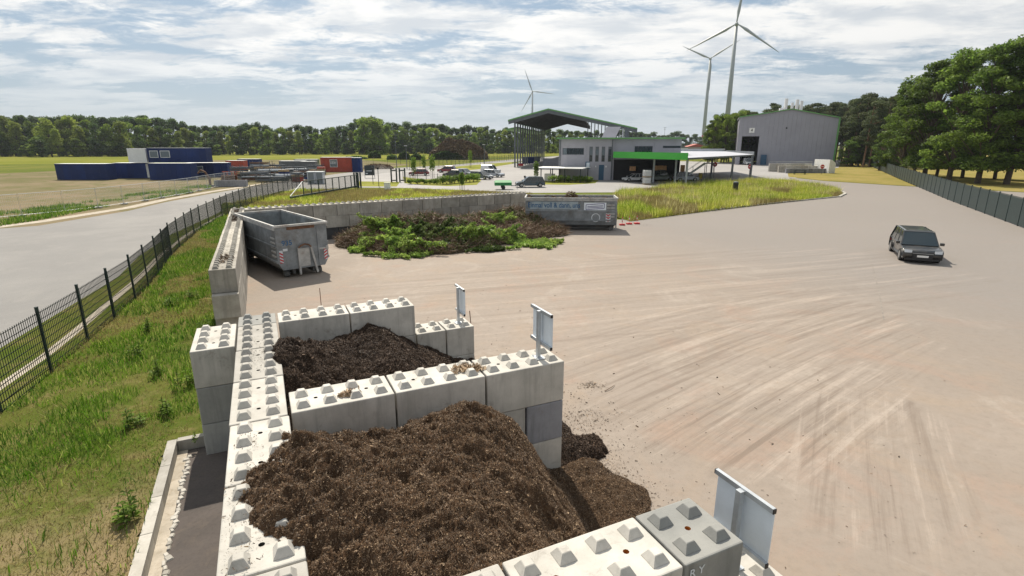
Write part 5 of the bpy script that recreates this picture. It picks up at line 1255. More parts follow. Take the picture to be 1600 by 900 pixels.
# ------------------------------------------------------------------ big grey shed
def shed():
    pL = Vector(G(1148.5, 257)); ya = R(-21); L_ = reach(pL, ya, 1300)
    # scaled so that the eaves and ridge line up with real proportions
    t = empty('big_shed', (pL.x, pL.y, 0), ya, 'big windowless grey shed with green corner trim, dark open doorway and four flues', 'shed')
    ze, zr = 14.2, 17.0; zl = 14.8; xa = L_ * .53; Dp = 40
    dx0, dx1, dh = L_ * .035, L_ * .235, 9.0
    n = 22
    for i in range(n):
        a = L_ * i / n; b = L_ * (i + 1) / n
        zt = lambda x: (zl + (zr - zl) * x / xa) if x < xa else (zr + (ze - zr) * (x - xa) / (L_ - xa))
        z0 = dh if (a < dx1 - .3 and b > dx0 + .3) else 0
        MB().prism([(a + .012, z0), (b - .012, z0), (b - .012, zt(b)), (a + .012, zt(a))], 0, .12).build('cladding_panel', 'shed_wall', t)
    MB().box(dx0 - .9, dx0 - .7, -.02, -.001, 0, 0.01)
    MB().prism([(0.02, 0), (L_ - .02, 0), (L_ - .02, ze - .1), (xa, zr - .1), (.02, zl - .1)], Dp - .2, Dp).build('rear_wall', 'shed_wall', t)
    MB().box(0, .12, .121, Dp - .21, 0, zl - .1).build('side_wall', 'shed_wall', t); MB().box(L_ - .12, L_, .121, Dp - .21, 0, ze - .1).build('side_wall', 'shed_wall', t)
    for x0, z0, x1, z1 in ((-.3, zl, xa, zr), (xa, zr, L_ + .3, ze)):
        MB().add([(x0, -.3, z0), (x1, -.3, z1), (x1, Dp, z1), (x0, Dp, z0), (x0, -.3, z0 + .3), (x1, -.3, z1 + .3), (x1, Dp, z1 + .3), (x0, Dp, z0 + .3)], [(3, 2, 1, 0), (4, 5, 6, 7), (0, 1, 5, 4), (1, 2, 6, 5), (2, 3, 7, 6), (3, 0, 4, 7)]).build('roof', 'metal_wall', t)
    MB().box(L_ - .02, L_ + .45, -.15, .6, 0, ze).build('green_trim', 'roof_green', t)
    MB().add([(-.3, -.4, zl + .05), (xa, -.4, zr + .05), (xa, -.4, zr + .35), (-.3, -.4, zl + .35), (-.3, -.31, zl + .05), (xa, -.31, zr + .05), (xa, -.31, zr + .35), (-.3, -.31, zl + .35)], [(3, 2, 1, 0), (4, 5, 6, 7), (2, 3, 7, 6), (0, 1, 5, 4)]).build('green_trim', 'roof_green', t)
    MB().add([(xa, -.4, zr + .05), (L_ + .3, -.4, ze + .05), (L_ + .3, -.4, ze + .35), (xa, -.4, zr + .35), (xa, -.31, zr + .05), (L_ + .3, -.31, ze + .05), (L_ + .3, -.31, ze + .35), (xa, -.31, zr + .35)], [(3, 2, 1, 0), (4, 5, 6, 7), (2, 3, 7, 6), (0, 1, 5, 4)]).build('green_trim', 'roof_green', t)
    for k, (x, h, r) in enumerate(((xa - 1.6, 3.6, .5), (xa + .3, 2.4, .42), (xa + 1.7, 3.3, .5), (xa + 3.0, 2.9, .45))): MB().tube([(x, 4 + k * .4, zr - 1.2), (x, 4 + k * .4, zr + h)], r, 12).build('flue', 'white_paint', t)
    MB().box(xa - 3.4, xa - 2.2, 3, 5, zr - .8, zr + .7).build('roof_unit', 'white_paint', t)
    sg = MB().box(dx0 + 2.2, dx0 + 3.8, -.06, -.002, dh + 1.1, dh + 2.6).build('door_sign', 'white_paint', t)
    textmesh('sign_number', '4', 1.2, 'black_plastic', sg, (dx0 + 3.0, -.068, dh + 1.85), (PI / 2, 0, 0))
    MB().box(L_ * .49, L_ * .49 + .4, -.2, -.002, 11.2, 11.7).build('wall_lamp', 'black_plastic', t)
    MB().box(dx1 + .9, dx1 + 2.6, -1.0, -.1, 0, 3.2).build('side_door', 'blue_door', t)
shed()
# salt bay walls beside the shed
t = empty('storage_bay', (*G(1228, 270.5), 0), R(2), 'low storage bay of grey block walls with rails before the big shed', 'storage bay')
sc = G(1300, 270.5)[0] - G(1228, 270.5)[0]
bmesh_bay = MB().box(.01, sc / 12 - .01, 0, .6, 0, 1.0).mesh('concrete_block', 'concrete_blue')
for k in range(12): linkmesh('concrete_block', bmesh_bay, t, (sc / 12 * k, 0, 0))
for y, z in ((3.5, 1.5), (8, 1.9)):
    for k in range(6): MB().box(sc / 6 * k + .05, sc / 6 * (k + 1) - .05, y, y + .5, 0, z).build('wall_panel', 'concrete_pale' if (k + int(y)) % 3 else 'concrete_old', t)
    MB().bar((0, y, z + .4), (sc, y, z + .4), .12).build('rail', 'galv', t)
MB().prism([(sc - 1.3, 0), (sc + .2, 0), (sc + .2, 2.2), (sc - .8, 3.0), (sc - 1.3, 3.0)], -1.0, 5.0).build('end_wall', 'white_paint', t)
def lane_sign(px, py, h, lab, mat='reflect_red'):
    x, y = G(px, py); t = empty('no_entry_sign', (x, y, 0), 0, lab, 'road sign', 'round red signs by the forecourt')
    MB().tube([(0, 0, 0), (0, 0, h)], .05, 8).build('post', 'steel_grey', t)
    MB().tube([(0, -.06, h - .4), (0, -.1, h - .4)], .45, 20).build('disc', mat, t)
    MB().box(-.28, .28, -.115, -.101, h - .47, h - .33).build('white_bar', 'white_paint', t)
lane_sign(1115, 278, 3.0, 'round red sign between the canopy posts'); lane_sign(1170, 278.5, 2.6, 'round red sign at the right end of the canopy'); lane_sign(1283, 272.5, 2.1, 'round red sign in front of the storage bay')
MBt = empty('bench_table', (*G(1240, 272.5), 0), 0, 'small dark green trestle in front of the storage bay', 'trestle')
MB().box(0, 2.6, -.3, .3, .85, .95).build('top', 'dark_green_steel', MBt)
for x in (.1, 2.4):
    for s in (-.22, .22): MB().box(x, x + .1, s - .05, s + .05, 0, .849).build('leg', 'dark_green_steel', MBt)
MB().bar((.1, 0, .4), (2.5, 0, .4), .07).build('cross_bar', 'dark_green_steel', MBt)
# litter bin in the grass island
t = empty('bollard_lamp', (*G(1148, 303.5), .03), .2, 'short dark bollard standing in the meadow grass of the island', 'bollard')
MB().tube([(0, 0, 0), (0, 0, 1.45)], .34, 14).build('body', 'black_plastic', t); MB().tube([(0, 0, 1.45), (0, 0, 1.57), (0, 0, 1.63)], [.33, .33, .15], 14).build('lid', 'steel_grey', t)
t = empty('litter_bin', (*G(1094, 279), 0), 0, 'olive bin at the foot of the steel stair platform', 'bin'); MB().prism([(-.25, 0), (.25, 0), (.3, 1), (-.3, 1)], -.25, .25).build('body', 'yellow_bin', t); MB().box(-.32, .32, -.28, .28, 1, 1.06).build('lid', 'black_plastic', t)
t = empty('cable_cabinet', (*G(605.5, 297), 0), 0, 'pale grey cable cabinet in the grass behind the back wall', 'cabinet'); bevel(MB().box(-.42, .42, -.2, .2, 0, 1.0).mesh('a', 'white_paint'), .02); MB().box(-.42, .42, -.2, .2, 0, 1.0).build('body', 'cabin_white', t); MB().box(-.46, .46, -.24, .24, 1.0, 1.06).build('lid', 'galv', t)
t = empty('entrance_board', (*G(571, 278), 0), R(8), 'dark entrance information board on two posts left of the gate posts', 'sign board')
MB().box(0, 1.75, -.04, .04, .5, 2.4).build('board', 'signboard_dark', t)
for x in (-.1, 1.77): MB().box(x, x + .08, -.05, .05, 0, 2.5).build('post', 'steel_grey', t)
MB().box(.3, 1.4, -.05, -.041, 1.3, 1.42).box(.15, .5, -.05, -.041, .75, .95).build('print', 'text_white', t)
# dark privacy fence at the right
def right_fence():
    P = gp([(1324, 245), (1340, 251), (1366, 262), (1400, 277.5), (1480, 312), (1640, 372)]); t = empty('privacy_fence', (*P[0], 0), 0, 'dark green screened fence running along the lawn at the right', 'fence')
    pts = resample(P, 3.0); pm = MB().box(-.05, .05, -.05, .05, 0, 2.3).mesh('post', 'dark_green_steel'); me = MB().box(.055, 2.94, -.02, .02, .08, 2.15).bar((.06, 0, 2.2), (2.94, 0, 2.2), .05).mesh('screen_panel', 'dark_green_steel')
    for p, q2 in zip(pts, pts[1:]):
        d = q2 - p; yaw = math.atan2(d.y, d.x); l = (p.x - P[0][0], p.y - P[0][1], 0); linkmesh('post', pm, t, l, yaw); linkmesh('screen_panel', me, t, l, yaw)
right_fence()

# ------------------------------------------------------------------ cabins and storage yard
def cabin(px, py, L_, yaw, mat, label, z=0, H_=2.8, W_=2.4, wins=(), end='same', doors=(), cat='site cabin', loc=None):
    p = loc or G(px, py); t = empty('site_cabin', (p[0], p[1], z), yaw, label, cat)
    n = max(3, int(L_ / 1.2)); me = MB().box(.01, L_ / n - .01, 0, .05, .12, H_ - .12).mesh('wall_panel', mat)
    for i in range(n):
        linkmesh('wall_panel', me, t, (L_ / n * i, 0, 0)); linkmesh('wall_panel', me, t, (L_ / n * i, W_ - .05, 0))
    MB().box(0, L_, .051, W_ - .051, .1, H_ - .1).build('core', mat, t)
    for x in (-.012, L_ - .05): MB().box(x, x + .062, .01, W_ - .01, .02, H_ - .02).build('end_wall', end if end != 'same' else mat, t)
    for z0 in (0, H_ - .12):
        MB().box(-.03, L_ + .03, -.03, W_ + .03, z0, z0 + .12).build('frame_rail', mat, t)
    MB().box(-.02, L_ + .02, -.02, W_ + .02, H_ + .001, H_ + .03).build('roof', 'cabin_white', t)
    for (x0, x1, z0, z1) in wins:
        w = MB().box(x0, x1, -.03, -.002, z0, z1).build('window', 'cabin_white', t); MB().box(x0 + .08, x1 - .08, -.04, -.031, z0 + .08, z1 - .08).build('pane', 'glass_pale', w)
    for x0 in doors: MB().box(x0, x0 + .9, -.02, -.002, .12, 2.2).build('door', mat, t)
    return t
# bottom row of blue cabins, D about 100 m
def span(px0, px1, py): a = G(px0, py); b = G(px1, py); return a, math.hypot(b[0] - a[0], b[1] - a[1]), math.atan2(b[1] - a[1], b[0] - a[0])
cabin(235, 281, 7.6, R(2), 'blue_cabin', 'nearest plain blue cabin with a white roof, ground level left', H_=3.0)
cabin(180, 278.5, 6.4, R(0), 'blue_cabin', 'dark blue cabin at the left edge, white end wall', H_=2.9, end='cabin_white')
cabin(291, 277, 8.0, R(9), 'blue_cabin', 'blue office cabin with two pale windows, right end of the lower row', H_=2.8, wins=((.4, 1.2, .9, 2.2), (1.5, 3.4, .9, 2.2)))
cabin(90, 281, 9.5, R(0), 'blue_cabin', 'blue cabin half outside the storage yard, far left', H_=2.9)
pt = G(236, 270)
cabin(0, 0, 11.0, R(3), 'blue_cabin', 'upper blue office cabin stacked on top with two windows', z=3.02, H_=2.7, wins=((.4, 2.0, .9, 2.2), (2.4, 4.2, .9, 2.2)), loc=(-70.5, 106.5))
cabin(0, 0, 3.4, R(3), 'cabin_white', 'white cabin end stacked left of the upper blue cabin', z=3.02, H_=2.6, loc=(-74.2, 106.3))
cabin(502, 268.5, 7.4, R(4), 'red_cabin', 'orange-red cabin with one square window in the storage yard', H_=3.4, wins=((2.2, 4.0, 1.1, 2.9),))
cabin(551, 268.5, 2.0, R(4), 'blue_cabin', 'narrow blue cabin right of the orange-red one', H_=3.3)
cabin(354, 265, 4.6, R(-2), 'red_cabin', 'low red container behind the blue cabins', H_=2.3)
cabin(372, 262, 6.0, R(0), 'blue_cabin', 'low blue container behind the red one', H_=2.4)
for px, lab in ((481, 'left one of two small pale blue toilet cabins by the road'), (494, 'right one of two small pale blue toilet cabins by the road')):
    p = G(px, 287); t = empty('toilet_cabin', (*p, 0), R(3), lab, 'toilet cabin', 'toilet cabins by the road')
    MB().box(0, 1.25, 0, 1.2, 0, 1.9).build('body', 'toilet_blue' if 'toilet_blue' in MAT else 'car_silver', t); MB().box(.15, 1.1, -.03, -.001, .1, 1.8).build('door', 'glass_pale', t); MB().box(-.05, 1.3, -.05, 1.25, 1.901, 2.0).build('roof', 'cabin_white', t)
def rack(px, py, L_, lab, levels=3, mats=('steel_grey', 'galv'), seed=0, h=.55, cat='storage rack'):
    r = random.Random(seed); t = empty('storage_rack', (*G(px, py), 0), r.uniform(-.1, .25), lab, cat, 'racks of building material')
    for x in (0, L_ / 2, L_):
        for y in (0, 1.2): MB().box(x - .05, x + .05, y - .05, y + .05, 0, h * levels + .3).build('upright', mats[0], t)
    for k in range(levels):
        z = .15 + k * h
        MB().box(-.1, L_ + .1, 0, 1.2, z, z + .06).build('shelf', mats[0], t)
        n = 6; me = MB().tube([(0, 0, 0), (L_ * r.uniform(.8, 1.1), 0, 0)], .09, 6).mesh('pipe', r.choice(['steel_grey', 'steel_grey', 'pallet_wood', 'rusty_steel', 'galv', 'black_plastic']))
        for i in range(n): linkmesh('pipe', me, t, (r.uniform(-.3, .2), .1 + i * .19, z + .16))
        if r.random() < .6:
            for i in range(n - 1): linkmesh('pipe', me, t, (r.uniform(-.3, .2), .2 + i * .19, z + .32))
for i, (px, py, L_, lv, lab) in enumerate(((378, 284, 4.6, 3, 'rack with grey pipes nearest the road, left'), (402, 284.5, 5.0, 2, 'rack of dark beams by the road, middle'), (430, 282, 5.5, 2, 'rack of scaffold poles by the road, right of the beams'),
    (452, 279, 4.0, 1, 'low rack of boards near the toilet cabins'), (392, 273, 6.0, 3, 'tall rack of panels in the second row'), (420, 272, 6.0, 2, 'rack with pale tubes in the second row'), (440, 271, 5.5, 3, 'dark crowded rack before the grey containers'),
    (468, 272, 4.5, 2, 'rack with purple-grey frames before the orange-red cabin'), (415, 264, 6.5, 1, 'low rusty rack in the back row'), (380, 277, 5.5, 2, 'rack with timber between the first two rows'),
    (362, 279, 3.6, 4, 'tall narrow rack behind the red trestles'), (404, 278, 4.6, 3, 'crowded middle rack behind the dark beams'), (428, 277, 4.6, 3, 'crowded rack behind the scaffold poles'), (446, 275, 4.2, 3, 'rack behind the low board rack'),
    (392, 268, 5.0, 4, 'tall dark rack right of the red container'), (412, 268, 5.0, 3, 'rack in the third row with stacked tubes'), (478, 269, 4.0, 3, 'rack close to the left end of the orange-red cabin'), (460, 276, 4.2, 2, 'short rack left of the toilet cabins'))):
    rack(px, py, L_, lab, lv, seed=i)
for i, (px, py, L_, m, lab) in enumerate(((437, 266, 6.5, 'steel_grey', 'long dark grey container in the middle of the storage yard'), (460, 262, 6.5, 'car_navy', 'dark navy container behind the grey one'), (470, 267, 3.6, 'steel_grey', 'short grey container near the orange-red cabin'))):
    cabin(px, py, L_, R(2), m, lab, H_=2.3, cat='container')
t = empty('concrete_trough', (*G(335, 292), 0), R(12), 'grey concrete trough beside the road at the site fence', 'trough'); MB().box(0, 4.6, 0, .12, 0, .95).box(0, 4.6, 1.1, 1.22, 0, .95).box(0, .12, .121, 1.099, 0, .949).box(4.48, 4.6, .121, 1.099, 0, .949).box(.121, 4.479, .121, 1.099, 0, .2).build('tub', 'concrete_blue', t)
t = empty('loader_frame', (*G(329, 291), 0), R(10), 'rusty curved loader boom standing upright by the blue cabin', 'machine part'); MB().tube([(0, 0, 0), (0, 0, 1.2), (-.5, 0, 2.2), (-1.1, 0, 2.5), (-1.6, 0, 2.0)], [.2, .18, .16, .14, .1], 8).build('boom', 'rusty_steel', t); MB().box(-.6, .6, -.4, .4, 0, .2).build('base', 'steel_grey', t)
for i, px in enumerate((350, 362, 370)):
    t = empty('trestle', (*G(px, 281), 0), 0, ['left red trestle by the trough', 'middle red trestle by the trough', 'right red trestle by the trough'][i], 'trestle', 'red trestles'); MB().bar((0, 0, 0), (.2, 0, 1.4), .12).bar((.9, 0, 0), (.7, 0, 1.4), .12).build('leg', 'red_cabin', t); MB().box(-.1, 1.0, -.1, .1, 1.41, 1.55).build('beam', 'red_cabin', t)
# mounds of spoil in the field
def mound(name, px0, px1, py, h, mat, twmat, lab, cat, n=7000, dep=.35, size=.6, gm=0):
    a = G(px0, py); b = G(px1, py); Lx = b[0] - a[0]; cx, cy = (a[0] + b[0]) / 2, a[1] + Lx * dep / 2; rl = np.random.default_rng(int(px0)); nx, ny = 60, 26
    u, v = np.meshgrid(np.linspace(-1.1, 1.1, nx), np.linspace(-1.1, 1.1, ny))
    fz = lambda u, v: np.clip(1 - np.abs(u) ** 2.4 - v ** 2, 0, 1) ** .55 * h * (.66 + .6 * fbm(u * 3 + px0, v * 2, 4)) - .05
    Z = fz(u, v); V = np.stack([cx + u * Lx / 2, cy + v * Lx * dep / 2, Z], -1).reshape(-1, 3); idx = np.arange(nx * ny).reshape(ny, nx)
    q = np.stack([idx[:-1, :-1], idx[:-1, 1:], idx[1:, 1:], idx[1:, :-1]], -1).reshape(-1, 4)
    t = linkmesh(name, npmesh(name, V, q, mat, 4)); tag(t, lab, cat)
    u = rl.uniform(-1, 1, n); v = rl.uniform(-1, .6, n); z = fz(u, v); k = z > .1; P = np.stack([cx + u * Lx / 2, cy + v * Lx * dep / 2, z], -1)[k]
    Vq = leafquads(P, size, rl); Vq[:, 1] = Vq[:, 0] + (Vq[:, 1] - Vq[:, 0]) * (1 if gm else .35)
    o = linkmesh('branches', npmesh('branches', Vq.reshape(-1, 3), np.arange(len(Vq) * 4).reshape(-1, 4), twmat, 4), t); o['kind'] = 'stuff'
mound('brush_mound', 668, 762, 249.5, 8.0, 'waste_soil', 'twig_chips', 'huge mound of brown brushwood in the field behind the car park', 'brushwood mound', 16000, .35, 1.0)
mound('brush_mound', 672, 724, 249.6, 3.2, 'waste_soil', 'leaf_dark', 'lower green overgrown foot of the brushwood mound', 'brushwood mound', 5000, .2, .9, 1)
for i, (a, b, c, h) in enumerate(((574, 594, 247.5, 3.0), (622, 640, 249.5, 3.0), (640, 660, 250, 2.4), (604, 620, 249.5, 1.8), (535, 572, 248.5, 1.0))):
    mound('spoil_mound', a, b, c, h, 'waste_soil', 'leaf_dark', ['dark weedy spoil mound in the field, second from left', 'green bushy mound left of the brushwood mound', 'low bushy mound touching the brushwood mound', 'small brown mound in the middle of the field', 'flat brown spoil mound behind the orange-red cabin'][i], 'mound', 1200, .5, .9, 1)
mound('rubble_mound', 566, 614, 264, 1.2, 'gravel', 'twig_chips', 'low heap of grey rubble beside the narrow blue cabin', 'rubble', 900, .3, .5, 1)

# ------------------------------------------------------------------ lamp posts
def lamp(px, py, h, lab, head=True, grp='lamp posts'):
    t = empty('lamp_post', (*G(px, py), 0), 0, lab, 'lamp post', grp); MB().tube([(0, 0, 0), (0, 0, h)], [.11, .06], 8).build('pole', 'steel_grey', t)
    if head: MB().box(-.5, .3, -.18, .18, h, h + .12).build('lamp_head', 'white_paint', t)
    else: MB().bar((-.9, 0, h - .2), (.9, 0, h - .2), .12).bar((-.6, 0, h - 1.2), (.6, 0, h - 1.2), .1).build('cross_arm', 'steel_grey', t)
lamp(620, 262, 9.4, 'tallest thin lamp post left of the car park', False); lamp(636, 264, 6.0, 'shorter lamp post with a pale head left of the car park'); lamp(757, 262.5, 6.3, 'lamp post with a pale head right of the brushwood mound'); lamp(797, 246, 5.4, 'faint lamp post at the edge of the field')
lamp(1036, 243, 16.5, 'tall floodlight mast behind the offices', False)
for i, (px, py, h) in enumerate(((583, 287, 2.4), (592, 291, 2.6), (820, 292, 1.4))):
    t = empty('marker_post', (*G(px, py), 0), 0, ['dark short post by the entrance board', 'thin pole in the grass by the cabinet', 'low round-headed post near the teal car'][i], 'post'); MB().tube([(0, 0, 0), (0, 0, h)], .05, 6).build('pole', 'black_plastic', t); MB().tube([(0, 0, h), (0, 0, h + .3)], .16, 8).build('cap', 'black_plastic', t)

# ------------------------------------------------------------------ wind turbines
def turbine(px, py, hubz, Rr, angs, lab, z_face=0, wt=2.6):
    x, y = G(px, py, hubz); t = empty('wind_turbine', (x, y, 0), 0, lab, 'wind turbine', 'wind turbines on the skyline')
    yaw = math.atan2(x, y); t.rotation_euler = (0, 0, -yaw)
    MB().tube([(0, 0, 0), (0, 0, hubz * .5), (0, 0, hubz - 2)], [wt, wt * .8, wt * .52], 20).build('tower', 'turbine_white', t, smooth=True)
    MB().tube([(0, 0, hubz * .12), (0, 0, hubz * .15)], [wt * .98, wt * .975], 20).build('red_band', 'reflect_red', t)
    MB().tube([(0, -4.2, hubz), (0, -2, hubz), (0, 6, hubz), (0, 8, hubz)], [1.3, 2.1, 2.1, 1.3], 12).build('nacelle', 'turbine_white', t, smooth=True)
    hb = MB().tube([(0, -6.6, hubz), (0, -5.6, hubz), (0, -4.2, hubz)], [.4, 1.6, 1.8], 14).build('hub', 'turbine_white', t, smooth=True)
    for a in angs:
        a = R(a); d = Vector((math.cos(a), 0, math.sin(a))); s = Vector((-math.sin(a), 0, math.cos(a))); c = Vector((0, -5.2, hubz)); vs = []; fs = []
        st_ = ((.02, 1.0, 1.0), (.1, 1.3, .9), (.22, 2.4, .6), (.5, 1.6, .4), (.8, 1.0, .25), (1.0, .25, .1))
        for r_, w_, th_ in st_:
            p = c + d * (Rr * r_)
            for u_, v_ in ((-.35, 0), (0, .5), (.65, 0), (0, -.5)): vs.append(p + s * (u_ * w_ * 1.5) + Vector((0, 1, 0)) * (v_ * th_ * 2))
        for i in range(len(st_) - 1):
            for k in range(4): fs.append((i * 4 + k, i * 4 + (k + 1) % 4, (i + 1) * 4 + (k + 1) % 4, (i + 1) * 4 + k))
        fs += [(0, 1, 2, 3), tuple(len(vs) - 4 + k for k in range(4))]
        MB().add(vs, fs).build('blade', 'turbine_white', t, smooth=True)
turbine(1151, 38, 149, 62, (84, 206, 325), 'largest wind turbine, above the grey shed, its top blade leaving the picture', wt=3.4)
turbine(1110, 92, 149, 52, (155, 31, 273), 'middle-sized wind turbine left of the largest one', wt=3.4)
turbine(832, 143, 149, 62, (111, -7, 240), 'small distant wind turbine above the open hall', wt=3.6)

# ------------------------------------------------------------------ trees
def broadleaf(seed, H_=18, n=4200, leaf=.75, mat='leaf_green', spread=.32, base=.12, nb=26, q=1.0):
    rl = np.random.default_rng(seed); V = []
    limbs = MB(); limbs.tube([(0, 0, 0), (rl.normal(0, .2), rl.normal(0, .2), H_ * .35), (rl.normal(0, .5), rl.normal(0, .5), H_ * .8)], [H_ * .018, H_ * .013, .05], 7)
    for i in range(nb):
        f = rl.uniform(base + .05, .97); prof = math.sin(min(1, (f - base) / (1 - base) * 1.15) ** .75 * PI * .92) ** .6 if f > base else .2
        rr = H_ * spread * max(.25, prof); a = rl.uniform(0, 2 * PI); d = rr * rl.uniform(.25, .8); c = (math.cos(a) * d, math.sin(a) * d, H_ * f)
        r = H_ * rl.uniform(.07, .13) * q; V.append(leafcloud(c, r, n // nb, leaf, rl, .6 if q < 1 else .75))
        limbs.tube([(0, 0, H_ * max(.12, f - .22)), (c[0] * .9, c[1] * .9, c[2])], [H_ * .006, .03], 5)
    V = np.concatenate(V).reshape(-1, 3)
    return npmesh('crown', V, np.arange(len(V)).reshape(-1, 4), mat, 4), limbs.mesh('trunk', 'bark')
def pine(seed, H_=20, n=4500, leaf=.5):
    rl = np.random.default_rng(seed); V = []; limbs = MB(); lean = rl.normal(0, .5, 2)
    limbs.tube([(0, 0, 0), (lean[0] * .4, lean[1] * .4, H_ * .5), (lean[0], lean[1], H_ * .93)], [.26, .19, .06], 7)
    nb = 20
    for i in range(nb):
        f = rl.uniform(.42, 1.0) if i > 4 else rl.uniform(.25, .6); a = rl.uniform(0, 2 * PI); d = H_ * .17 * (1.15 - abs(f - .7) * 1.4) * rl.uniform(.3, 1.1); c = (lean[0] + math.cos(a) * d, lean[1] + math.sin(a) * d, H_ * f)
        V.append(leafcloud(c, H_ * rl.uniform(.055, .10), n // nb, leaf, rl, .5)); limbs.tube([(lean[0] * .8, lean[1] * .8, H_ * (f - .06)), c], [.07, .02], 5)
    V = np.concatenate(V).reshape(-1, 3); return npmesh('crown', V, np.arange(len(V)).reshape(-1, 4), 'needle', 4), limbs.mesh('trunk', 'pine_bark')
KIND = {'far_green': [broadleaf(i, 18, 6500, .62, 'leaf_green', .30, .0) for i in range(5)], 'far_dark': [broadleaf(20 + i, 18, 4600, .62, 'leaf_dark', .25, .0) for i in range(3)],
        'tall': [broadleaf(60 + i, 18, 5200, .6, 'leaf_light', .2, .03) for i in range(2)],
        'clump': [broadleaf(90 + i, 18, 15000, .34, 'leaf_green', .28, .04, 50, .7) for i in range(3)], 'near_green': [broadleaf(40 + i, 18, 20000, .30, 'leaf_near', .30, .08, 70, .62) for i in range(3)], 'pine': [pine(70 + i, 20, 9000, .34) for i in range(4)]}
def tree(kind, x, y, h, lab, grp, cat='tree', name='tree', wide=1.0):
    cm, tm = random.choice(KIND[kind]); s = h / (20 if kind == 'pine' else 18)
    t = empty(name, (x, y, 0), random.uniform(0, 6.28), lab, cat, grp); t.scale = (s * wide, s * wide, s)
    linkmesh('crown', cm, t); linkmesh('trunk', tm, t); return t
ORD = 'first second third fourth fifth sixth seventh eighth ninth tenth eleventh twelfth thirteenth fourteenth fifteenth sixteenth seventeenth eighteenth nineteenth'.split()
ORD += ['twentieth'] + ['twenty-' + o for o in ORD[:9]] + ['thirtieth'] + ['thirty-' + o for o in ORD[:9]] + ['fortieth'] + ['forty-' + o for o in ORD[:9]] + ['fiftieth'] + ['fifty-' + o for o in ORD[:9]]
PLACES = [(-400, 200, 'left of the blue cabins'), (200, 330, 'behind the blue cabins'), (330, 410, 'behind the red container'), (410, 500, 'behind the storage racks'), (500, 560, 'behind the orange-red cabin'), (560, 630, 'left of the tallest lamp post'), (630, 680, 'behind the shorter lamp post'), (680, 770, 'behind the brushwood mound'), (770, 860, 'left of the open hall'), (860, 985, 'seen through the open hall'), (985, 1050, 'behind the offices'), (1050, 1180, 'left of the grey shed'), (1180, 1310, 'behind the grey shed'), (1310, 1400, 'right of the grey shed'), (1400, 1900, 'beyond the right fence')]
_cnt = {}
def treelab(what, px):
    pl = [q for a, b, q in PLACES if a <= px < b][0]; k = _cnt.get((what, pl), 0); _cnt[(what, pl)] = k + 1
    return f"{ORD[k % 59]} {what} from the left, {pl}"
def skyline(px, table):
    for (a, ya), (b, yb) in zip(table, table[1:]):
        if a <= px <= b: return ya + (yb - ya) * (px - a) / (b - a)
    return table[-1][1]
SK = [(-200, 184), (120, 186), (200, 187), (235, 184), (262, 189), (300, 193), (340, 200), (380, 197), (420, 196), (450, 201), (480, 199), (520, 203), (545, 200), (570, 191), (590, 188), (612, 196), (660, 196), (700, 199), (760, 202), (800, 204), (870, 206), (1100, 209)]
def Dist(px): return np.interp(px, [-200, 200, 330, 640, 870, 1100], [300, 310, 350, 400, 430, 600])
px = -190.0
while px < 905:
    D = float(Dist(px)) + random.uniform(-6, 12); y = D; x = (px - 800) / F_ * D / math.cos(PITCH) * .966
    top = skyline(px, SK) + random.uniform(-2, 7); h = CAMH + (226 - top) / F_ * D
    kd = random.choices(['far_green', 'tall', 'far_dark'], [.6, .22, .18])[0]
    lb = treelab({'far_green': 'rounded mid-green front tree', 'tall': 'narrow lighter front tree', 'far_dark': 'dark front tree'}[kd], px)
    tree(kd, x, y, h * random.uniform(.74, 1.02), lb, 'front row of the wood, ' + kd.replace('_', ' ') + ' ones', wide=random.uniform(.85, 1.2))
    if random.random() < .95:   # shrub layer in front
        tree('far_green' if random.random() < .5 else 'far_dark', x + random.uniform(-4, 4), y - random.uniform(4, 9), h * random.uniform(.3, .5), treelab('low wood-edge bush', px), 'low growth at the foot of the wood', 'bush', 'bush', 1.8)
    px += random.uniform(10, 14) * 330 / D
px = -190.0
while px < 1000:
    D = float(Dist(px)) + random.uniform(22, 50); y = D; x = (px - 800) / F_ * D; top = skyline(px, SK) + random.uniform(-2.5, 3); h = CAMH + (226 - top) / F_ * D
    tree('far_dark', x, y, h, treelab('dark rear tree', px), 'rear rows of the wood behind the field', wide=1.1); px += random.uniform(9, 13) * 350 / D
t_ = (583, 186)
for px_, top in ((578, 189), (590, 187), (600, 191)):
    D = 375; tree('far_green', (px_ - 800) / F_ * D, D, CAMH + (226 - top) / F_ * D, {578: 'tall rounded tree standing above the wood left of the lamp posts', 590: 'highest rounded tree of the wood, left of the lamp posts', 600: 'tall rounded tree right of the highest one'}[px_], 'tall trees above the wood', wide=1.25)
# distant ridge wood beyond the offices
px = 985.0
while px < 1100:
    D = 620 + random.uniform(-40, 40); top = 209 + random.uniform(-2, 4) + (3 if px > 1060 else 0); tree('far_dark', (px - 800) / F_ * D, D, CAMH + (226 - top) / F_ * D, treelab('dark distant horizon tree', px), 'distant trees beyond the offices', wide=1.4); px += 7
# trees left of the shed
for i in range(16):
    p = 1096 + i * 4.2 + random.uniform(-2, 2); D = 205 + random.uniform(-10, 14); top = np.interp(p, [1094, 1100, 1112, 1130, 1150, 1175], [198, 187, 182, 177, 173, 172]) + random.uniform(-1, 4)
    tree('clump' if p < 1150 else 'pine', (p - 800) / F_ * D / .966 * .966, D, CAMH + (226 - top) / F_ * D, treelab('clumped broadleaf tree' if p < 1150 else 'pine near the shed corner', p), 'clump of trees left of the grey shed' if p < 1150 else 'pines behind the left corner of the shed', wide=.8)
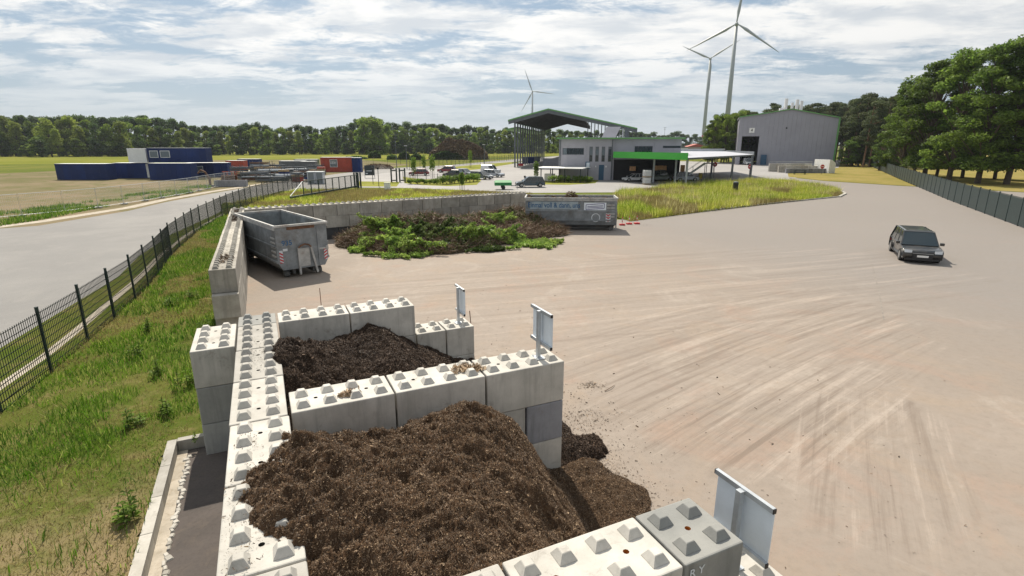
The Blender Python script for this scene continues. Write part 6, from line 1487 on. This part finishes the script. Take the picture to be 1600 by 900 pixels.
# pines behind the shed and to the right
SK2 = [(1180, 168), (1210, 168), (1250, 168), (1290, 160), (1320, 151), (1345, 156), (1375, 158), (1400, 150), (1500, 130), (1700, 110)]
for row in range(3):
    px = 1185.0
    while px < 1420:
        D = 218 + row * 12 + random.uniform(-6, 6)
        if px > 1310: D = 165 + row * 14 + random.uniform(-7, 7)
        top = skyline(px, SK2) + random.uniform(-2, 8); tree('pine', (px - 800) / F_ * D, D, CAMH + (226 - top) / F_ * D, treelab(['front', 'middle', 'rear'][row] + ' row pine', px), 'pine stand behind the grey shed', 'pine', 'pine_tree'); px += random.uniform(7, 10)
for px_ in range(1310, 1400, 9):
    D = 170 + random.uniform(-6, 6); tree('near_green', (px_ - 800) / F_ * D, D, random.uniform(5, 9), treelab('dark undergrowth bush', px_), 'undergrowth at the foot of the pines', 'bush', 'bush', 1.6)
for (p, D, top, lab) in ((1378, 128, 178, 'bright green broadleaf tree before the pines, left of the nearest one'), (1396, 112, 128, 'nearest tall green tree at the right edge of the photo'), (1432, 105, 108, 'tall tree just beyond the right edge tree'), (1470, 98, 92, 'tall broad tree at the far right, before the fence'), (1515, 92, 85, 'high leafy tree right of the broad one'), (1560, 90, 70, 'second last tree of the right row'), (1610, 86, 60, 'last tree of the right row, at the very edge'), (1360, 140, 205, 'low rounded green tree under the pines'), (1415, 118, 170, 'lower green tree filling the gap in the right row'), (1450, 112, 160, 'lower dense tree behind the right row'), (1490, 108, 150, 'middle dense tree behind the right row'), (1540, 104, 150, 'dense tree behind the right row, toward the edge'), (1590, 100, 140, 'dense tree at the end behind the right row')):
    tree('near_green', (p - 800) / F_ * D, D, CAMH + (226 - top) / F_ * D, lab, None, wide=1.15)
# young trees and shrubs of the car park
def young(px, py, h, lab):
    rl = np.random.default_rng(int(px)); x, y = G(px, py); t = empty('young_tree', (x, y, 0), 0, lab, 'young tree', 'young trees by the car park'); V = np.concatenate([leafcloud((0, 0, h * f), h * .13, 160, .22, rl, 1.4) for f in (.45, .58, .7, .82)]).reshape(-1, 3)
    linkmesh('crown', npmesh('crown', V, np.arange(len(V)).reshape(-1, 4), 'leaf_bright', 4), t); MB().tube([(0, 0, 0), (0, 0, h * .8)], [.06, .03], 6).build('trunk', 'bark', t)
    for s in (-.3, .3): MB().tube([(s, 0, 0), (s, 0, h * .4)], .04, 5).build('stake', 'pallet_wood', t)
for px, py, h, lab in ((647, 279, 4.2, 'young tree left in front of the bright red car'), (663, 270, 4.2, 'slender young tree behind the bright red car'), (676, 279, 4.6, 'young tree right of the bright red car'), (735, 262, 5.0, 'young tree before the brushwood mound'), (837.5, 284, 3.6, 'young tree at the left end of the white-roofed shelter'), (722, 297, 2.6, 'thin young tree in the grass before the hedge')): young(px, py, h, lab)
def shrub(px, py, r, h, lab, mat='leaf_bright', grp='shrubs of the car park beds'):
    rl = np.random.default_rng(int(px * 7)); x, y = G(px, py); t = empty('shrub', (x, y, 0), 0, lab, 'shrub', grp); V = np.concatenate([leafcloud((rl.normal(0, r * .4), rl.normal(0, r * .25), h * rl.uniform(.3, .75)), h * .35, 110, .16, rl, .8) for _ in range(7)]).reshape(-1, 3); V[:, 2] = np.maximum(V[:, 2], .02)
    linkmesh('foliage', npmesh('foliage', V, np.arange(len(V)).reshape(-1, 4), mat, 4), t); m_ = MB()
    for i in range(4): m_.tube([(0, 0, 0), (rl.normal(0, r * .4), rl.normal(0, r * .3), h * .6)], [.03, .01], 4)
    m_.build('stems', 'bark', t)
for i, px in enumerate(range(692, 752, 6)): shrub(px, 288 - (px - 692) * .09, .9, 1.5, ORD[i] + ' hedge shrub from the left before the parked cars', grp='hedge shrubs before the parked cars')
for i, px in enumerate((642, 652, 662, 672, 682)): shrub(px, 287.5, .9, .9, ORD[i] + ' low shrub from the left before the young trees', grp='low shrubs in front of the young trees')
for i, px in enumerate((866, 876, 888, 898, 906, 915, 924)): shrub(px, 285, .8, 1.25 - .1 * (px > 900), ORD[i] + ' leafy shrub from the left at the white-roofed shelter', 'leaf_bright', 'shrubs at the white-roofed shelter')
sheet('planting_bed', gp([(630, 276), (632, 286), (660, 289), (700, 290.5), (745, 288.5), (753, 280), (735, 277), (690, 279), (660, 280)]), -.03, 'island_soil')
sheet('planting_bed', gp([(840, 283), (850, 288), (890, 288.5), (930, 286), (936, 281), (900, 279)]), -.03, 'island_soil')
sheet('planting_bed', gp([(690, 262), (760, 256), (800, 253), (800, 256), (750, 264), (700, 269)]), -.03, 'island_soil')
sheet('planting_bed', gp([(560, 283), (562, 291), (620, 291), (625, 284)]), -.0305, 'island_soil')
sheet('shed_forecourt_lawn', gp([(1096, 250), (1146, 250), (1146, 244), (1096, 244)]), -.03, 'dry_lawn')

x, y = fill(gp([(-60, 338), (60, 325), (200, 305), (330, 288), (330, 297), (200, 316), (60, 344), (-60, 362)]), 26000); f = fbm(x * .3, y * .3, 3); k = f > .47
blades('yard_weeds', x[k], y[k], np.full(k.sum(), -.045), .3, .06, 'grass_verge', 'weedy green patches between the temporary fence and the blue cabins', .5, 1)
# ------------------------------------------------------------------ light summer haze
m = bpy.data.materials.new('haze_air'); m.use_nodes = True; nt = m.node_tree; nt.nodes.clear()
o_ = nt.nodes.new('ShaderNodeOutputMaterial'); v_ = nt.nodes.new('ShaderNodeVolumePrincipled'); v_.inputs['Density'].default_value = .00010; v_.inputs['Color'].default_value = (.80, .88, 1, 1); v_.inputs['Anisotropy'].default_value = .2
nt.links.new(v_.outputs[0], o_.inputs['Volume']); MAT['haze_air'] = m
hz = MB().box(-6500, 6500, -80, 8500, -1.1, 235).build('haze', 'haze_air'); hz['kind'] = 'stuff'

for i, (px, py, w, h, m, lab) in enumerate(((1074, 240, 14, 7, 'distant_pink', 'distant low pinkish hall beyond the offices'), (1052, 241, 10, 6, 'cabin_white', 'distant pale building just right of the office roof'))):
    t = empty('distant_building', (*G(px, py), 0), 0, lab, 'building'); MB().box(0, w, 0, 10, 0, h * .7).build('wall', m, t); MB().prism([(-.5, h * .7 + .01), (w + .5, h * .7 + .01), (w / 2, h)], -.3, 10.3).build('roof', 'red_cabin' if i == 0 else 'steel_grey', t)
t = empty('pipe_mast', (*G(1309, 252), 0), 0, 'pair of galvanised vertical pipes with a small platform at the right corner of the shed', 'pipes')
for x in (0, .8): MB().tube([(x, 0, 0), (x + .4, 0, 8.2)], .16, 8).build('pipe', 'galv', t)
MB().box(-2.6, 1.2, -.5, .5, 3.9, 4.05).build('platform', 'steel_grey', t); MB().bar((-2.6, -.5, 5.0), (1.0, -.5, 5.0), .08).bar((-2.6, -.5, 4.05), (-2.6, -.5, 5.0), .08).bar((-.8, -.5, 4.05), (-.8, -.5, 5.0), .08).build('railing', 'galv', t)
for (px, py, n, r_, lab) in ((922, 602, 260, .22, 'small clump of bark crumbs lying alone on the yard right of the dividing wall'), (905, 655, 420, .5, 'loose brown crumbs on the yard near the wall end'), (1010, 352, 60, .3, 'few crumbs on the asphalt by the kerb')):
    x, y = G(px, py); a = rng.normal(0, r_, n); b = rng.normal(0, r_ * .5, n); o = chips('crumb_patch', x + a, y + b, np.full(n, .004), .024, 'mulch_chips', None, tilt=.3); tag(o, lab, 'litter', None, 'stuff')
x, y = G(945, 612); o = MB().tube([(0, 0, .02), (.18, .16, .04), (.33, .36, .02)], [.012, .01, .006], 6).build('fallen_stick', 'twig', None, loc=(x, y, 0)); tag(o, 'single thin stick lying on the open yard right of the dividing wall', 'stick')

def bundle(px, py, kind, lab):
    r = random.Random(int(px * 13 + py)); t = empty('material_stack', (*G(px, py), 0), r.uniform(-.3, .3), lab, 'material stack', 'stacks in the storage yard')
    if kind == 0:
        me = MB().box(0, 2.4, -.06, .06, 0, .1).mesh('plank', r.choice(['pallet_wood', 'rusty_steel', 'steel_grey']))
        for k in range(7):
            for j in range(6): linkmesh('plank', me, t, (r.uniform(-.1, .1), j * .2, .12 + k * .13))
    elif kind == 1:
        me = MB().tube([(0, 0, 0), (3.2, 0, 0)], .14, 8).mesh('pipe', r.choice(['galv', 'black_plastic', 'steel_grey']))
        for k in range(3):
            for j in range(6 - k): linkmesh('pipe', me, t, (r.uniform(-.1, .1), j * .29 + k * .145, .15 + k * .25))
    else:
        for k in range(4): MB().box(0, 1.6, 0, 1.2, k * .42 + .02, k * .42 + .38).build('crate', r.choice(['steel_grey', 'blue_cabin', 'black_plastic', 'pallet_wood', 'red_cabin']), t)
YL = ['brown plank stack', 'bundle of pipes', 'pile of crates']
spots = [(358, 268), (366, 273), (372, 283), (384, 281), (398, 275), (408, 268), (414, 280), (424, 268), (436, 279), (442, 267), (450, 271), (456, 284), (464, 279), (472, 276), (476, 284), (484, 272), (490, 268), (496, 273), (346, 283), (431, 262)]
cn = {}
for i, (px, py) in enumerate(spots):
    k = i % 3; cn[k] = cn.get(k, 0) + 1; bundle(px, py, k, ORD[[q % 3 for q in range(i + 1)].count(k) - 1] + ' ' + YL[k] + ' among the racks of the storage yard')

def ribbon(name, P, w, z, mat):
    P = [Vector(p) for p in P]; n = len(P); l, r = [], []
    for i, p in enumerate(P):
        d = (P[min(i + 1, n - 1)] - P[max(i - 1, 0)]).normalized(); m_ = Vector((-d.y, d.x)) * w / 2; l.append(p + m_); r.append(p - m_)
    o = MB().add([(*v, z) for v in l + r], [(i, i + 1, n + i + 1, n + i) for i in range(n - 1)]).build(name, mat); o['kind'] = 'structure'
simple('seam_bitumen', (.21, .185, .16), .8, .3, 3)
ribbon('asphalt_seam', gp([(1318, 309), (1332, 330), (1350, 372), (1362, 410), (1373, 455), (1381, 500)]), .035, .005, 'seam_bitumen')
ribbon('road_shoulder', gp([(-100, 366), (60, 346), (200, 324), (260, 311), (330, 299), (400, 288.5), (470, 278)]), 1.3, -.034, 'gravel')
ribbon('road_shoulder', resample(VG_FENCE := [(-10.6, -8), (-11.5, 5), (-14.7, 16), (-18.5, 25.8), (-20.8, 30.9), (-23.8, 38.8), (-26.9, 49), (-29.3, 58), (-31.3, 68)], 2.0), .3, -.033, 'gravel')
